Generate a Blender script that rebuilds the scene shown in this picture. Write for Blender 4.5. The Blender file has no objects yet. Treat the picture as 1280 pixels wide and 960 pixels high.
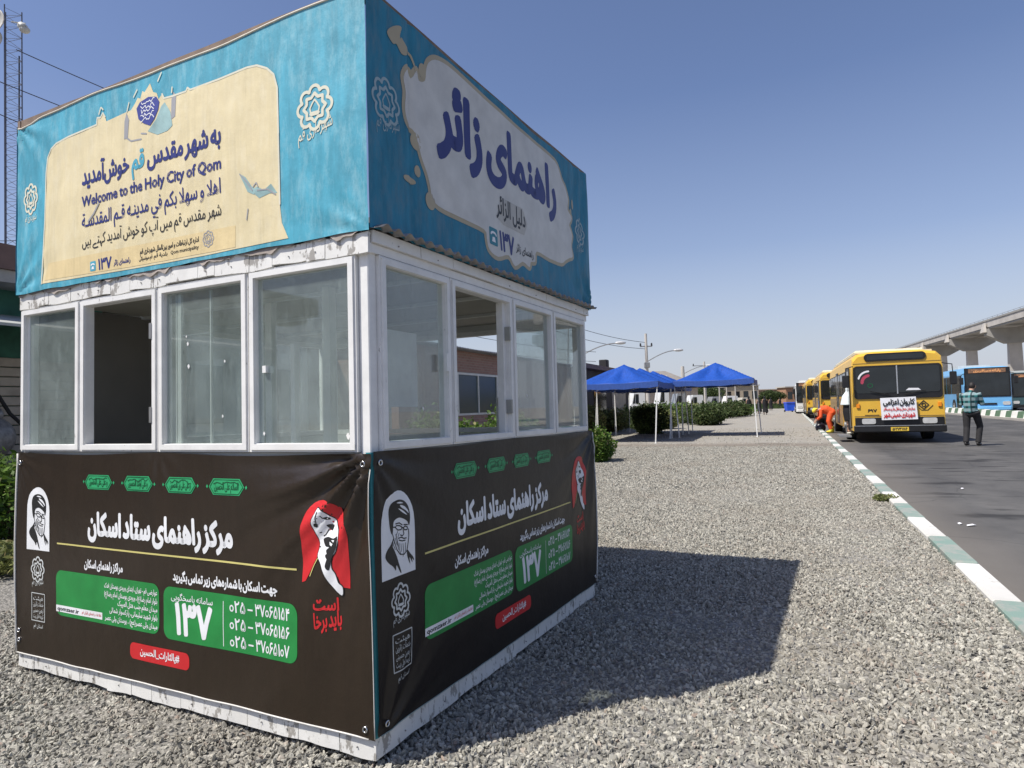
import bpy, bmesh, math, random, unicodedata, re
from mathutils import Vector, Matrix, noise
from mathutils.geometry import delaunay_2d_cdt
random.seed(7)
R = math.radians
sc = bpy.context.scene
COL = sc.collection

# ------------------------------------------------------------------ camera
CAM_H = 1.35
cam = bpy.data.cameras.new("camera")
cam.sensor_width = 36.0
cam.lens = 36.0 * 824.7 / 1280.0
cam.clip_start = 0.05
cam.clip_end = 6000
camo = bpy.data.objects.new("camera", cam)
COL.objects.link(camo)
pitch, roll = 0.0354, 0.0294
fw = Vector((0, math.cos(pitch), math.sin(pitch)))
up0 = Vector((0, -math.sin(pitch), math.cos(pitch)))
rt0 = Vector((1, 0, 0))
rt = math.cos(roll) * rt0 - math.sin(roll) * up0
up = math.cos(roll) * up0 + math.sin(roll) * rt0
M = Matrix((rt, up, -fw)).transposed().to_4x4()
M.translation = (0, 0, CAM_H)
camo.matrix_world = M
sc.camera = camo

# ------------------------------------------------------------------ light
SUN_EL, SUN_AZ = R(57.4), math.atan2(-0.918, -0.397)
w = bpy.data.worlds.new("World")
sc.world = w
w.use_nodes = True
nt = w.node_tree
bg = nt.nodes["Background"]
sky = nt.nodes.new("ShaderNodeTexSky")
sky.sky_type = 'NISHITA'
sky.sun_disc = False
sky.sun_elevation = SUN_EL
sky.sun_rotation = SUN_AZ % (2 * math.pi)
sky.altitude = 0
sky.air_density = 1.0
sky.dust_density = 1.1
sky.ozone_density = 2.0
tint = nt.nodes.new("ShaderNodeMixRGB"); tint.blend_type = 'MULTIPLY'; tint.inputs[0].default_value = 1
tint.inputs[2].default_value = (1.02, .975, 1.09, 1)
nt.links.new(sky.outputs[0], tint.inputs[1])
# pale dust haze that thickens towards the horizon, the same all round
wtc = nt.nodes.new("ShaderNodeTexCoord"); wsp = nt.nodes.new("ShaderNodeSeparateXYZ"); nt.links.new(wtc.outputs['Generated'], wsp.inputs[0])
hzr = nt.nodes.new("ShaderNodeValToRGB"); he = hzr.color_ramp.elements
he[0].position = 0.0; he[0].color = (.92, .92, .92, 1); he[1].position = .42; he[1].color = (0, 0, 0, 1)
he_ = he.new(.10); he_.color = (.58, .58, .58, 1); he_ = he.new(.22); he_.color = (.17, .17, .17, 1)
nt.links.new(wsp.outputs[2], hzr.inputs[0])
hmx = nt.nodes.new("ShaderNodeMixRGB"); hmx.inputs[2].default_value = (4.7, 5.05, 5.8, 1)
nt.links.new(hzr.outputs[0], hmx.inputs[0]); nt.links.new(tint.outputs[0], hmx.inputs[1]); nt.links.new(hmx.outputs[0], bg.inputs[0])
bg.inputs[1].default_value = 0.106
sl = bpy.data.lights.new("sun", 'SUN')
sl.energy = 5.0
sl.angle = R(0.53)
sl.color = (1.0, 0.955, 0.88)
so = bpy.data.objects.new("sun", sl)
COL.objects.link(so)
sd = Vector((math.sin(SUN_AZ) * math.cos(SUN_EL), math.cos(SUN_AZ) * math.cos(SUN_EL), math.sin(SUN_EL)))
so.rotation_euler = sd.to_track_quat('Z', 'Y').to_euler()
so.location = sd * 50
sc.view_settings.view_transform = 'Standard'
sc.view_settings.look = 'None'
sc.view_settings.exposure = 0.22
sc.view_settings.gamma = 1.0
sc.cycles.max_bounces = 6
sc.cycles.transparent_max_bounces = 12

# ------------------------------------------------------------------ materials
MATS = {}
class NB:
    def __init__(s, name):
        s.m = bpy.data.materials.new(name); s.m.use_nodes = True
        s.t = s.m.node_tree; s.b = s.t.nodes["Principled BSDF"]; s.out = s.t.nodes["Material Output"]
        s.tc = None
    def n(s, typ, **kw):
        x = s.t.nodes.new(typ)
        for k, v in kw.items(): setattr(x, k, v)
        return x
    def l(s, a, b): s.t.links.new(a, b)
    def co(s, scale=(1, 1, 1), kind='Object'):
        if s.tc is None: s.tc = s.n("ShaderNodeTexCoord")
        mp = s.n("ShaderNodeMapping"); mp.inputs['Scale'].default_value = scale
        s.l(s.tc.outputs[kind], mp.inputs[0]); return mp.outputs[0]
    def noise(s, scale, vec=None, detail=4, rough=.55, vs=(1, 1, 1)):
        x = s.n("ShaderNodeTexNoise"); x.inputs['Scale'].default_value = scale
        x.inputs['Detail'].default_value = detail; x.inputs['Roughness'].default_value = rough
        s.l(vec if vec is not None else s.co(vs), x.inputs['Vector']); return x.outputs['Fac']
    def vor(s, scale, out='Distance', vs=(1, 1, 1)):
        x = s.n("ShaderNodeTexVoronoi"); x.inputs['Scale'].default_value = scale
        s.l(s.co(vs), x.inputs['Vector']); return x.outputs[out]
    def ramp(s, fac, stops):
        r = s.n("ShaderNodeValToRGB"); e = r.color_ramp.elements
        while len(e) < len(stops): e.new(.5)
        for i, (p, c) in enumerate(stops):
            e[i].position = p
            e[i].color = (c, c, c, 1) if isinstance(c, (int, float)) else tuple(c) + (1,)
        s.l(fac, r.inputs[0]); return r.outputs[0]
    def mix(s, fac, a, b):
        x = s.n("ShaderNodeMixRGB")
        for i, v in ((0, fac), (1, a), (2, b)):
            if isinstance(v, (int, float)): x.inputs[i].default_value = v
            elif isinstance(v, tuple): x.inputs[i].default_value = v + (1,)
            else: s.l(v, x.inputs[i])
        return x.outputs[0]
    def math(s, op, a, b=0):
        x = s.n("ShaderNodeMath", operation=op)
        for i, v in ((0, a), (1, b)):
            if isinstance(v, (int, float)): x.inputs[i].default_value = v
            else: s.l(v, x.inputs[i])
        return x.outputs[0]
    def color(s, c):
        if isinstance(c, tuple): s.b.inputs['Base Color'].default_value = c + (1,)
        else: s.l(c, s.b.inputs['Base Color'])
    def bump(s, h, strength=.3, dist=.01):
        b = s.n("ShaderNodeBump"); b.inputs['Strength'].default_value = strength
        b.inputs['Distance'].default_value = dist
        s.l(h, b.inputs['Height']); s.l(b.outputs[0], s.b.inputs['Normal'])
    def set(s, rough=.6, metal=0, spec=.4):
        s.b.inputs['Roughness'].default_value = rough
        s.b.inputs['Metallic'].default_value = metal
        s.b.inputs['Specular IOR Level'].default_value = spec
        return s

def simple(name, c, rough=.6, var=.15, scale=6, metal=0, spec=.4, bump=0, vs=(1, 1, 1)):
    if name in MATS: return MATS[name]
    nb = NB(name).set(rough, metal, spec)
    f = nb.noise(scale, vs=vs)
    d = tuple(x * (1 - var) for x in c); u = tuple(min(1, x * (1 + var)) for x in c)
    nb.color(nb.ramp(f, [(.3, d), (.7, u)]))
    if bump: nb.bump(nb.noise(scale * 6), bump, .004)
    MATS[name] = nb.m
    return nb.m

def mat_gravel_lot():
    nb = NB("gravel_lot").set(.9, 0, .2)
    v = nb.vor(55, 'Color'); bw = nb.n("ShaderNodeRGBToBW"); nb.l(v, bw.inputs[0])
    d = nb.vor(55)
    stone = nb.ramp(bw.outputs[0], [(.1, (.16, .155, .14)), (.5, (.29, .28, .25)), (.9, (.42, .40, .36))])
    stone = nb.mix(nb.ramp(d, [(.25, 0.0), (.6, .55)]), stone, (.12, .11, .10))
    big = nb.noise(.6, detail=5)
    dirt = nb.ramp(nb.noise(1.1, detail=8, rough=.65, vs=(1, 2.2, 1)), [(.3, (.255, .235, .20)), (.7, (.36, .34, .30))])
    speck = nb.noise(90, detail=2)
    dirt = nb.mix(.22, dirt, nb.ramp(speck, [(.35, (.15, .14, .12)), (.65, (.48, .46, .41))]))
    sep = nb.n("ShaderNodeSeparateXYZ"); nb.l(nb.co(), sep.inputs[0])
    u = nb.math('ADD', sep.outputs[1], nb.math('MULTIPLY', nb.math('SUBTRACT', nb.noise(.9), .5), 2.4))
    far = nb.ramp(nb.math('DIVIDE', u, 100.0), [(.198, 0.0), (.207, 1.0)])
    c = nb.mix(far, stone, dirt)
    # brown dusty track where the gravel gives out
    edge = nb.ramp(nb.math('DIVIDE', u, 100.0), [(.196, 0.0), (.208, 1.0), (.214, 1.0), (.226, 0.0)])
    c = nb.mix(nb.math('MULTIPLY', edge, .7), c, (.17, .14, .11))
    c = nb.mix(nb.math('MULTIPLY', nb.ramp(big, [(.5, 0.0), (.75, 1.0)]), .3), c, (.36, .31, .26))
    green = nb.ramp(nb.math('DIVIDE', u, 400.0), [(.26, 0.0), (.29, 1.0)])
    c = nb.mix(nb.math('MULTIPLY', green, .5), c, (.13, .15, .07))
    nb.color(c)
    nb.bump(nb.math('ADD', nb.math('MULTIPLY', d, -1.0), nb.math('MULTIPLY', speck, .4)), .9, .012)
    return nb.m

def mat_stones():
    nb = NB("gravel_stone").set(.85, 0, .25)
    oi = nb.n("ShaderNodeObjectInfo")
    c = nb.ramp(oi.outputs['Random'], [(0, (.135, .13, .108)), (.3, (.265, .255, .215)), (.6, (.385, .37, .315)), (.93, (.58, .555, .47)), (1, (.29, .21, .16))])
    n = nb.noise(60)
    c = nb.mix(.3, c, nb.ramp(n, [(.3, (.20, .19, .17)), (.7, (.42, .40, .36))]))
    g = nb.n("ShaderNodeNewGeometry"); big = nb.n("ShaderNodeTexNoise"); big.inputs['Scale'].default_value = .9; big.inputs['Detail'].default_value = 5
    nb.l(g.outputs['Position'], big.inputs['Vector'])
    c = nb.mix(nb.ramp(big.outputs['Fac'], [(.48, 0.0), (.70, .4)]), c, (.27, .235, .19))
    nb.color(c)
    return nb.m

def mat_asphalt():
    nb = NB("asphalt").set(.82, 0, .3)
    a = nb.noise(.55, detail=8, rough=.62, vs=(1.0, .55, 1))
    b = nb.noise(120, detail=2)
    st = nb.noise(.5, detail=5, vs=(2.2, .35, 1))
    c = nb.ramp(a, [(.28, (.042, .040, .038)), (.5, (.080, .077, .073)), (.68, (.140, .134, .124))])
    c = nb.mix(.25, c, nb.ramp(b, [(.3, (.03, .03, .03)), (.7, (.16, .155, .15))]))
    x = nb.noise(1.3, detail=3, vs=(.7, 1.6, 1))
    c = nb.mix(nb.ramp(x, [(.56, 0.0), (.66, .8)]), c, (.026, .025, .024))
    sep = nb.n("ShaderNodeSeparateXYZ"); nb.l(nb.co(), sep.inputs[0])
    dust = nb.ramp(nb.math('DIVIDE', nb.math('ADD', sep.outputs[0], nb.math('MULTIPLY', st, .8)), 10), [(.15, .85), (.26, 0.0)])
    c = nb.mix(dust, c, (.19, .17, .145))
    cr = nb.n("ShaderNodeTexVoronoi", feature='DISTANCE_TO_EDGE'); cr.inputs['Scale'].default_value = .45
    wv = nb.n("ShaderNodeMixRGB"); wv.inputs[0].default_value = .25
    nn = nb.n("ShaderNodeTexNoise"); nn.inputs['Scale'].default_value = 2
    nb.l(nb.co(), nn.inputs['Vector'])
    nb.l(nb.co(), wv.inputs[1]); nb.l(nn.outputs['Color'], wv.inputs[2]); nb.l(wv.outputs[0], cr.inputs['Vector'])
    c = nb.mix(nb.ramp(cr.outputs[0], [(.0, .5), (.006, 0.0)]), c, (.04, .04, .04))
    nb.color(c); nb.bump(b, .35, .006)
    return nb.m

def mat_banner(name, c, var=.12, rough=.5, spec=.4, faded=None, fade=.0, streak=True):
    nb = NB(name).set(rough, 0, spec)
    f = nb.noise(5, detail=6, rough=.65, vs=(3, 3, .9))
    d = tuple(x * (1 - var) for x in c); u = tuple(min(1, x * (1 + var)) for x in c)
    col = nb.ramp(f, [(.32, d), (.68, u)])
    if faded:
        g = nb.noise(9, detail=7, rough=.72, vs=(2.2, 2.2, .8))
        col = nb.mix(nb.math('MULTIPLY', nb.ramp(g, [(.48, 0.0), (.72, 1.0)]), fade), col, faded)
    if streak:
        st = nb.noise(10, detail=5, rough=.7, vs=(4, 4, .22))
        col = nb.mix(nb.ramp(st, [(.50, 0.0), (.72, .30)]), col, tuple(x * .62 for x in c))
    nb.color(col)
    nb.bump(nb.math('ADD', nb.noise(14, detail=4), nb.noise(4.5, detail=6, rough=.7)), .22, .009)
    return nb.m

def mat_paint_white(name="white_painted_metal", c=(.80, .795, .77), chip=.665):
    nb = NB(name).set(.42, 0, .45)
    f = nb.noise(7, detail=6, rough=.7)
    g = nb.noise(22, detail=5, rough=.7, vs=(1, 1, .45))
    col = nb.ramp(f, [(.3, tuple(x * .84 for x in c)), (.65, c)])
    col = nb.mix(nb.ramp(g, [(chip, 0.0), (chip + .04, .8)]), col, (.24, .22, .19))
    col = nb.mix(nb.ramp(nb.noise(3.5, detail=6), [(.55, 0.0), (.8, .35)]), col, (.45, .42, .36))
    nb.color(col); nb.bump(g, .15, .003)
    return nb.m

def mat_glass(name, dust=.34, c=(.50, .56, .54), streak=.5, refl=.06):
    nb = NB(name)
    t = nb.t; t.nodes.remove(nb.b)
    tr = nb.n("ShaderNodeBsdfTransparent"); tr.inputs[0].default_value = (.93, .965, .955, 1)
    gl = nb.n("ShaderNodeBsdfGlossy"); gl.inputs['Roughness'].default_value = .02
    fr = nb.n("ShaderNodeLayerWeight"); fr.inputs['Blend'].default_value = .5
    m1 = nb.n("ShaderNodeMixShader"); nb.l(nb.math('ADD', nb.math('MULTIPLY', nb.math('POWER', fr.outputs['Facing'], 4.0), .85), .045 + refl), m1.inputs[0]); nb.l(tr.outputs[0], m1.inputs[1]); nb.l(gl.outputs[0], m1.inputs[2])
    df = nb.n("ShaderNodeBsdfDiffuse"); df.inputs[0].default_value = c + (1,)
    f = nb.noise(3.0, detail=8, rough=.72, vs=(1.5, 1.5, .9))
    g = nb.noise(9, detail=6, rough=.75, vs=(2.2, 2.2, .5))
    k = nb.math('ADD', nb.ramp(f, [(.3, dust * .45), (.72, dust * 1.5)]), nb.ramp(g, [(.55, 0.0), (.75, streak * dust)]))
    h = nb.noise(1.6, detail=3)
    k = nb.math('MULTIPLY', k, nb.ramp(h, [(.35, .75), (.7, 1.25)]))
    m2 = nb.n("ShaderNodeMixShader"); nb.l(k, m2.inputs[0]); nb.l(m1.outputs[0], m2.inputs[1]); nb.l(df.outputs[0], m2.inputs[2])
    nb.l(m2.outputs[0], nb.out.inputs[0])
    return nb.m

def mat_foliage(name, c1, c2, dry=(.30, .26, .12)):
    nb = NB(name).set(.6, 0, .3)
    g = nb.n("ShaderNodeNewGeometry")
    c = nb.ramp(g.outputs['Random Per Island'], [(0, c1), (.55, c2), (.9, tuple(min(1, x * 1.7) for x in c2)), (1, dry)])
    nb.color(c)
    tl = nb.n("ShaderNodeBsdfTranslucent"); nb.l(c, tl.inputs[0])
    ms = nb.n("ShaderNodeMixShader"); ms.inputs[0].default_value = .3
    nb.l(nb.b.outputs[0], ms.inputs[1]); nb.l(tl.outputs[0], ms.inputs[2]); nb.l(ms.outputs[0], nb.out.inputs[0])
    return nb.m

def mat_darkglass(name="bus_glass", c=(.012, .016, .018), rough=.06):
    nb = NB(name).set(rough, 0, .6)
    nb.color(nb.mix(nb.ramp(nb.noise(1.3, detail=5), [(.45, 0.0), (.8, .3)]), c, (.05, .06, .07)))
    return nb.m

def mat_brick():
    nb = NB("pink_brick").set(.85, 0, .2)
    b = nb.n("ShaderNodeTexBrick"); b.inputs['Scale'].default_value = 1.0
    b.inputs['Color1'].default_value = (.33, .20, .165, 1); b.inputs['Color2'].default_value = (.27, .16, .13, 1)
    b.inputs['Mortar'].default_value = (.30, .25, .22, 1)
    b.inputs['Brick Width'].default_value = .22; b.inputs['Row Height'].default_value = .075; b.inputs['Mortar Size'].default_value = .008
    s = nb.n("ShaderNodeSeparateXYZ"); nb.l(nb.co(), s.inputs[0])
    cb = nb.n("ShaderNodeCombineXYZ"); nb.l(s.outputs[1], cb.inputs[0]); nb.l(s.outputs[2], cb.inputs[1])
    nb.l(cb.outputs[0], b.inputs['Vector'])
    nb.color(nb.mix(nb.ramp(nb.noise(1.5, detail=5), [(.4, 0.0), (.8, .35)]), b.outputs[0], (.2, .15, .13)))
    return nb.m

def mat_plaid():
    nb = NB("plaid_cloth").set(.85, 0, .2)
    s = nb.n("ShaderNodeSeparateXYZ"); nb.l(nb.co(), s.inputs[0])
    a = nb.math('SINE', nb.math('MULTIPLY', s.outputs[0], 48)); b = nb.math('SINE', nb.math('MULTIPLY', s.outputs[2], 44))
    fa = nb.ramp(a, [(.0, 0.0), (.35, 1.0)]); fb = nb.ramp(b, [(.0, 0.0), (.35, 1.0)])
    c = nb.mix(fa, (.012, .05, .055), (.04, .17, .17))
    c = nb.mix(nb.math('MULTIPLY', nb.math('SUBTRACT', 1.0, fb), .65), c, (.32, .42, .43))
    c = nb.mix(nb.math('MULTIPLY', nb.ramp(nb.math('SINE', nb.math('MULTIPLY', s.outputs[0], 24)), [(.85, 0.0), (.95, 1.0)]), .8), c, (.01, .02, .025))
    nb.color(c); return nb.m

MG = mat_gravel_lot(); MST = mat_stones(); MAS = mat_asphalt()
M_WHITE = mat_paint_white(); M_SKIRT = mat_paint_white("peeling_white_paint", (.78, .77, .73), .55)
M_WHITE2 = mat_paint_white("dirty_white_panel", (.62, .62, .58), .68)
M_GLASS = mat_glass("dusty_glass", .135, (.50, .58, .56), .9, .01); M_GLASS2 = mat_glass("clear_dusty_glass", .13, (.60, .65, .62), 1.2, .03)
M_BROWN = mat_banner("brown_vinyl", (.026, .0175, .0108), .10, .34, .5); M_BROWN_R = mat_banner("darker_brown_vinyl", (.014, .0105, .009), .12, .42, .35)  # second brown is for the right face, its shade put into the colour
M_BLUE_R = mat_banner("darker_turquoise_vinyl", (.026, .20, .31), .2, .55, .3, (.13, .22, .27), .7)  # right face shade painted into the turquoise, on top of mottled fading
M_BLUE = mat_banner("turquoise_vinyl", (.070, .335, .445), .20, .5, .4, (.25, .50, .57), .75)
M_CREAM = mat_banner("cream_print", (.70, .60, .365), .08, .5, .4, (.76, .69, .50), .5)
M_YBAND = mat_banner("yellow_band_print", (.70, .56, .30), .07, .5)
M_TEAL = mat_banner("teal_cloth", (.05, .30, .33), .2, .6)
def ink(name, c, rough=.45, var=.06): return simple(name, c, rough, var, 9)
I_WHITE = ink("white_ink", (.78, .79, .80)); I_NAVY = ink("navy_ink", (.028, .035, .17)); I_BLACK = ink("black_ink", (.02, .02, .02))
I_GREEN = ink("green_ink", (.022, .235, .055), var=.12); I_LGREEN = ink("light_green_ink", (.03, .33, .13)); I_DGREEN = ink("dark_green_ink", (.01, .09, .035))
I_RED = ink("red_ink", (.55, .024, .028)); I_YELLOW = ink("yellow_ink", (.62, .55, .20)); I_GREYW = ink("pale_grey_ink", (.55, .57, .56), var=.12)
I_TAN = ink("tan_ink", (.42, .36, .24)); I_CY = ink("sky_blue_ink", (.08, .36, .48)); I_GREYG = ink("faded_teal_ink", (.30, .45, .44), var=.3)
I_PALE = ink("pale_cream_ink", (.68, .66, .52)); I_GREY = ink("grey_ink", (.33, .33, .34)); I_LBLUE = ink("pale_blue_print", (.38, .50, .54), var=.2)
M_TAUPE = simple("taupe_wall", (.20, .185, .165), .8, .12, 2)
M_BEIGE = simple("beige_ceiling", (.42, .39, .33), .7, .12, 2)
M_RUST = simple("rusty_brown_beam", (.20, .145, .11), .8, .25, 12, bump=.2)
M_GALV = simple("galvanised_sheet", (.30, .29, .28), .45, .25, 8, metal=.6)
M_DARK = simple("dark_rubber", (.02, .02, .021), .7, .2, 10)
M_METAL = simple("grey_steel", (.35, .35, .34), .45, .15, 10, metal=.7)
M_CHROME = simple("bright_steel", (.6, .6, .6), .25, .1, 10, metal=.9)
M_CONC = simple("pale_concrete", (.46, .43, .39), .85, .14, .5, bump=.2)
M_CONC2 = simple("grey_concrete", (.30, .29, .27), .85, .14, .6)
M_BUSG = mat_darkglass()

# ------------------------------------------------------------------ helpers
def tag(o, label=None, cat=None, group=None, kind=None):
    if label: o['label'] = label
    if cat: o['category'] = cat
    if group: o['group'] = group
    if kind: o['kind'] = kind
    return o
def empty(name, loc=(0, 0, 0), rz=0, rot=None):
    o = bpy.data.objects.new(name, None); COL.objects.link(o); o.location = loc
    o.rotation_euler = rot if rot else (0, 0, rz)
    o.empty_display_size = .1
    return o
def copy_tree(o, parent=None):
    c = o.copy(); COL.objects.link(c)
    if parent is not None: c.parent = parent
    for ch in o.children: copy_tree(ch, c)
    return c

class MB:
    """collects polygons, then links them as one mesh object"""
    def __init__(s): s.v = []; s.f = []; s.mi = []; s.cur = 0
    def add(s, vs, fs, mi=None):
        b = len(s.v); s.v += [tuple(p) for p in vs]; s.f += [tuple(b + i for i in f) for f in fs]
        s.mi += [s.cur if mi is None else mi] * len(fs); return s
    def box(s, a, b, T=None):
        x0, y0, z0 = a; x1, y1, z1 = b
        vs = [Vector(p) for p in ((x0, y0, z0), (x1, y0, z0), (x1, y1, z0), (x0, y1, z0), (x0, y0, z1), (x1, y0, z1), (x1, y1, z1), (x0, y1, z1))]
        if T: vs = [T(v) for v in vs]
        return s.add(vs, [(0, 3, 2, 1), (4, 5, 6, 7), (0, 1, 5, 4), (1, 2, 6, 5), (2, 3, 7, 6), (3, 0, 4, 7)])
    def bbox(s, a, b, r=.01, T=None):
        """box with chamfered edges"""
        bm = bmesh.new(); bmesh.ops.create_cube(bm, size=1)
        for v in bm.verts: v.co = Vector([(a[i] + b[i]) / 2 + v.co[i] * (b[i] - a[i]) for i in range(3)])
        bmesh.ops.bevel(bm, geom=bm.edges[:], offset=r, segments=1, affect='EDGES')
        bm.verts.index_update()
        vs = [v.co.copy() for v in bm.verts]
        if T: vs = [T(v) for v in vs]
        s.add(vs, [[v.index for v in f.verts] for f in bm.faces]); bm.free(); return s
    def tube(s, pts, r, n=8, cap=True):
        pts = [Vector(p) for p in pts]
        rs = r if isinstance(r, (list, tuple)) else [r] * len(pts)
        vs = []; fs = []
        prev = None
        for i, p in enumerate(pts):
            t = (pts[min(i + 1, len(pts) - 1)] - pts[max(i - 1, 0)]).normalized()
            ref = prev if prev is not None else (Vector((0, 0, 1)) if abs(t.z) < .9 else Vector((1, 0, 0)))
            a = (ref - t * ref.dot(t)).normalized(); b = t.cross(a); prev = a
            for k in range(n):
                an = 2 * math.pi * k / n
                vs.append(p + (a * math.cos(an) + b * math.sin(an)) * rs[i])
        for i in range(len(pts) - 1):
            for k in range(n):
                fs.append((i * n + k, i * n + (k + 1) % n, (i + 1) * n + (k + 1) % n, (i + 1) * n + k))
        if cap: fs += [tuple(range(n))[::-1], tuple((len(pts) - 1) * n + k for k in range(n))]
        return s.add(vs, fs)
    def ell(s, c, r, n=12, m=8, rot=None):
        vs = []; fs = []; c = Vector(c)
        for j in range(1, m):
            th = math.pi * j / m
            for k in range(n):
                an = 2 * math.pi * k / n
                q = Vector((r[0] * math.sin(th) * math.cos(an), r[1] * math.sin(th) * math.sin(an), r[2] * math.cos(th)))
                if rot: q = rot @ q
                vs.append(c + q)
        q = Vector((0, 0, r[2])); q = rot @ q if rot else q
        vs.append(c + q); vs.append(c - q); t = len(vs) - 2
        for j in range(m - 2):
            for k in range(n): fs.append((j * n + k, (j + 1) * n + k, (j + 1) * n + (k + 1) % n, j * n + (k + 1) % n))
        for k in range(n):
            fs.append((t, k, (k + 1) % n)); fs.append((t + 1, (m - 2) * n + (k + 1) % n, (m - 2) * n + k))
        return s.add(vs, fs)
    def prism(s, poly, T, d0, d1):
        """poly in 2d, T(x,y,d)->3d"""
        n = len(poly)
        vs = [T(x, y, d0) for x, y in poly] + [T(x, y, d1) for x, y in poly]
        return s.add(vs, [tuple(range(n))[::-1], tuple(range(n, 2 * n))] + [(i, (i + 1) % n, n + (i + 1) % n, n + i) for i in range(n)])
    def build(s, name, mats, parent=None, smooth=False, world=False):
        me = bpy.data.meshes.new(name); me.from_pydata(s.v, [], s.f); me.validate()
        if not isinstance(mats, (list, tuple)): mats = [mats]
        for m in mats: me.materials.append(m)
        if len(mats) > 1 and len(me.polygons) == len(s.mi): me.polygons.foreach_set('material_index', s.mi)
        bm = bmesh.new(); bm.from_mesh(me); bmesh.ops.recalc_face_normals(bm, faces=bm.faces[:]); bm.to_mesh(me); bm.free()
        if smooth: me.polygons.foreach_set('use_smooth', [True] * len(me.polygons))
        o = bpy.data.objects.new(name, me); COL.objects.link(o)
        if parent is not None: o.parent = parent
        return o

# the road frame: u runs along the road away from the camera, v to its right
AE = math.atan2(.384, .923)
EV, NV = Vector((math.sin(AE), math.cos(AE), 0)), Vector((math.cos(AE), -math.sin(AE), 0))
def RV(u, v, z=0): p = EV * u + NV * v; return Vector((p.x, p.y, z))
RZ = -AE
f_, = (824.7,)
def px(x, y, Y):
    d = fw * f_ + rt * (x - 640) - up * (y - 480); return Vector((0, 0, CAM_H)) + d * (Y / d.y)
def gnd(x, y, z=0):
    d = fw * f_ + rt * (x - 640) - up * (y - 480); return Vector((0, 0, CAM_H)) + d * ((z - CAM_H) / d.z)

# ------------------------------------------------------------------ lettering
FORMS = {}
for cp in list(range(0xFB50, 0xFDFF)) + list(range(0xFE70, 0xFEFF)):
    d = unicodedata.decomposition(chr(cp)).split()
    if len(d) == 2 and d[0] in ('<initial>', '<medial>', '<final>', '<isolated>'):
        FORMS.setdefault(chr(int(d[1], 16)), {}).setdefault(d[0][1:4], chr(cp))
    if len(d) == 3 and d[0] in ('<final>', '<isolated>') and d[1] == '0644' and d[2] in ('0622', '0623', '0625', '0627'):
        FORMS.setdefault('\u0644' + chr(int(d[2], 16)), {}).setdefault(d[0][1:4], chr(cp))
def shape(s):
    if not any('\u0600' <= ch <= '\u06ff' for ch in s): return s
    marks = '\u064b\u064c\u064d\u064e\u064f\u0650\u0651\u0652'
    s = ''.join(c for c in s if c not in marks)
    toks = []; i = 0
    while i < len(s):
        if s[i:i + 2] in FORMS and len(s[i:i + 2]) == 2: toks.append(s[i:i + 2]); i += 2
        else: toks.append(s[i]); i += 1
    dual = lambda t: (t in FORMS and 'ini' in FORMS[t]) or t == '\u0640'
    joins = lambda t: (t in FORMS and 'fin' in FORMS[t]) or t == '\u0640'
    res = []
    for k, t in enumerate(toks):
        if t not in FORMS: res.append(t); continue
        pj = k > 0 and dual(toks[k - 1]) and joins(t)
        nj = k + 1 < len(toks) and dual(t) and joins(toks[k + 1])
        f = {(0, 0): 'iso', (1, 0): 'fin', (0, 1): 'ini', (1, 1): 'med'}[(int(pj), int(nj))]
        res.append(FORMS[t].get(f, t))
    vis = []; run = []
    for r in res:
        if re.match(r'[0-9A-Za-z\u06f0-\u06f9]', r): run.append(r)
        else:
            if run: vis.append(''.join(run)); run = []
            vis.append({'(': ')', ')': '('}.get(r, r))
    if run: vis.append(''.join(run))
    return ''.join(reversed(vis)).replace('\u200c', '')
GC = {}
def rdp(p, tol):
    if len(p) < 3: return p
    (x0, y0), (x1, y1) = p[0], p[-1]; L = math.hypot(x1 - x0, y1 - y0)
    dm, k = 0, 0
    for i in range(1, len(p) - 1):
        d = abs((x1 - x0) * (y0 - p[i][1]) - (x0 - p[i][0]) * (y1 - y0)) / L if L > 1e-6 else math.hypot(p[i][0] - x0, p[i][1] - y0)
        if d > dm: dm, k = d, i
    return [p[0], p[-1]] if dm < tol else rdp(p[:k + 1], tol)[:-1] + rdp(p[k:], tol)
def glyph(ch):
    """outline edges and filled triangles of one character, plus its advance"""
    if ch in GC: return GC[ch]
    def mesh_of(body, fill, res=2):
        cu = bpy.data.curves.new('glyph', 'FONT'); cu.body = body; cu.fill_mode = fill; cu.resolution_u = res
        o = bpy.data.objects.new('glyph', cu); COL.objects.link(o)
        me = o.to_mesh(); vs = [(v.co.x, v.co.y) for v in me.vertices]
        es = [tuple(e.vertices) for e in me.edges]; fs = [tuple(p.vertices) for p in me.polygons]
        o.to_mesh_clear(); bpy.data.objects.remove(o); bpy.data.curves.remove(cu)
        return vs, es, fs
    vs, es, _ = mesh_of(ch, 'NONE'); v2, _, fs = mesh_of(ch, 'FRONT', 1)
    nb_ = {}
    for a, b in es: nb_.setdefault(a, []).append(b); nb_.setdefault(b, []).append(a)
    loops = []; seen = set()
    for s0 in nb_:
        if s0 in seen: continue
        lp = [s0]; seen.add(s0); cur = s0
        while True:
            nx = [q for q in nb_[cur] if q not in seen]
            if not nx: break
            cur = nx[0]; seen.add(cur); lp.append(cur)
        p = [vs[i] for i in lp]; h = len(p) // 2
        loops.append(rdp(p[:h + 1], .005)[:-1] + rdp(p[h:] + [p[0]], .005))
    a = mesh_of('|' + ch + '|', 'NONE')[0]; b = mesh_of('||', 'NONE')[0]
    adv = max(p[0] for p in a) - max(p[0] for p in b)
    GC[ch] = (vs, loops, v2, fs, adv); return GC[ch]
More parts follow.
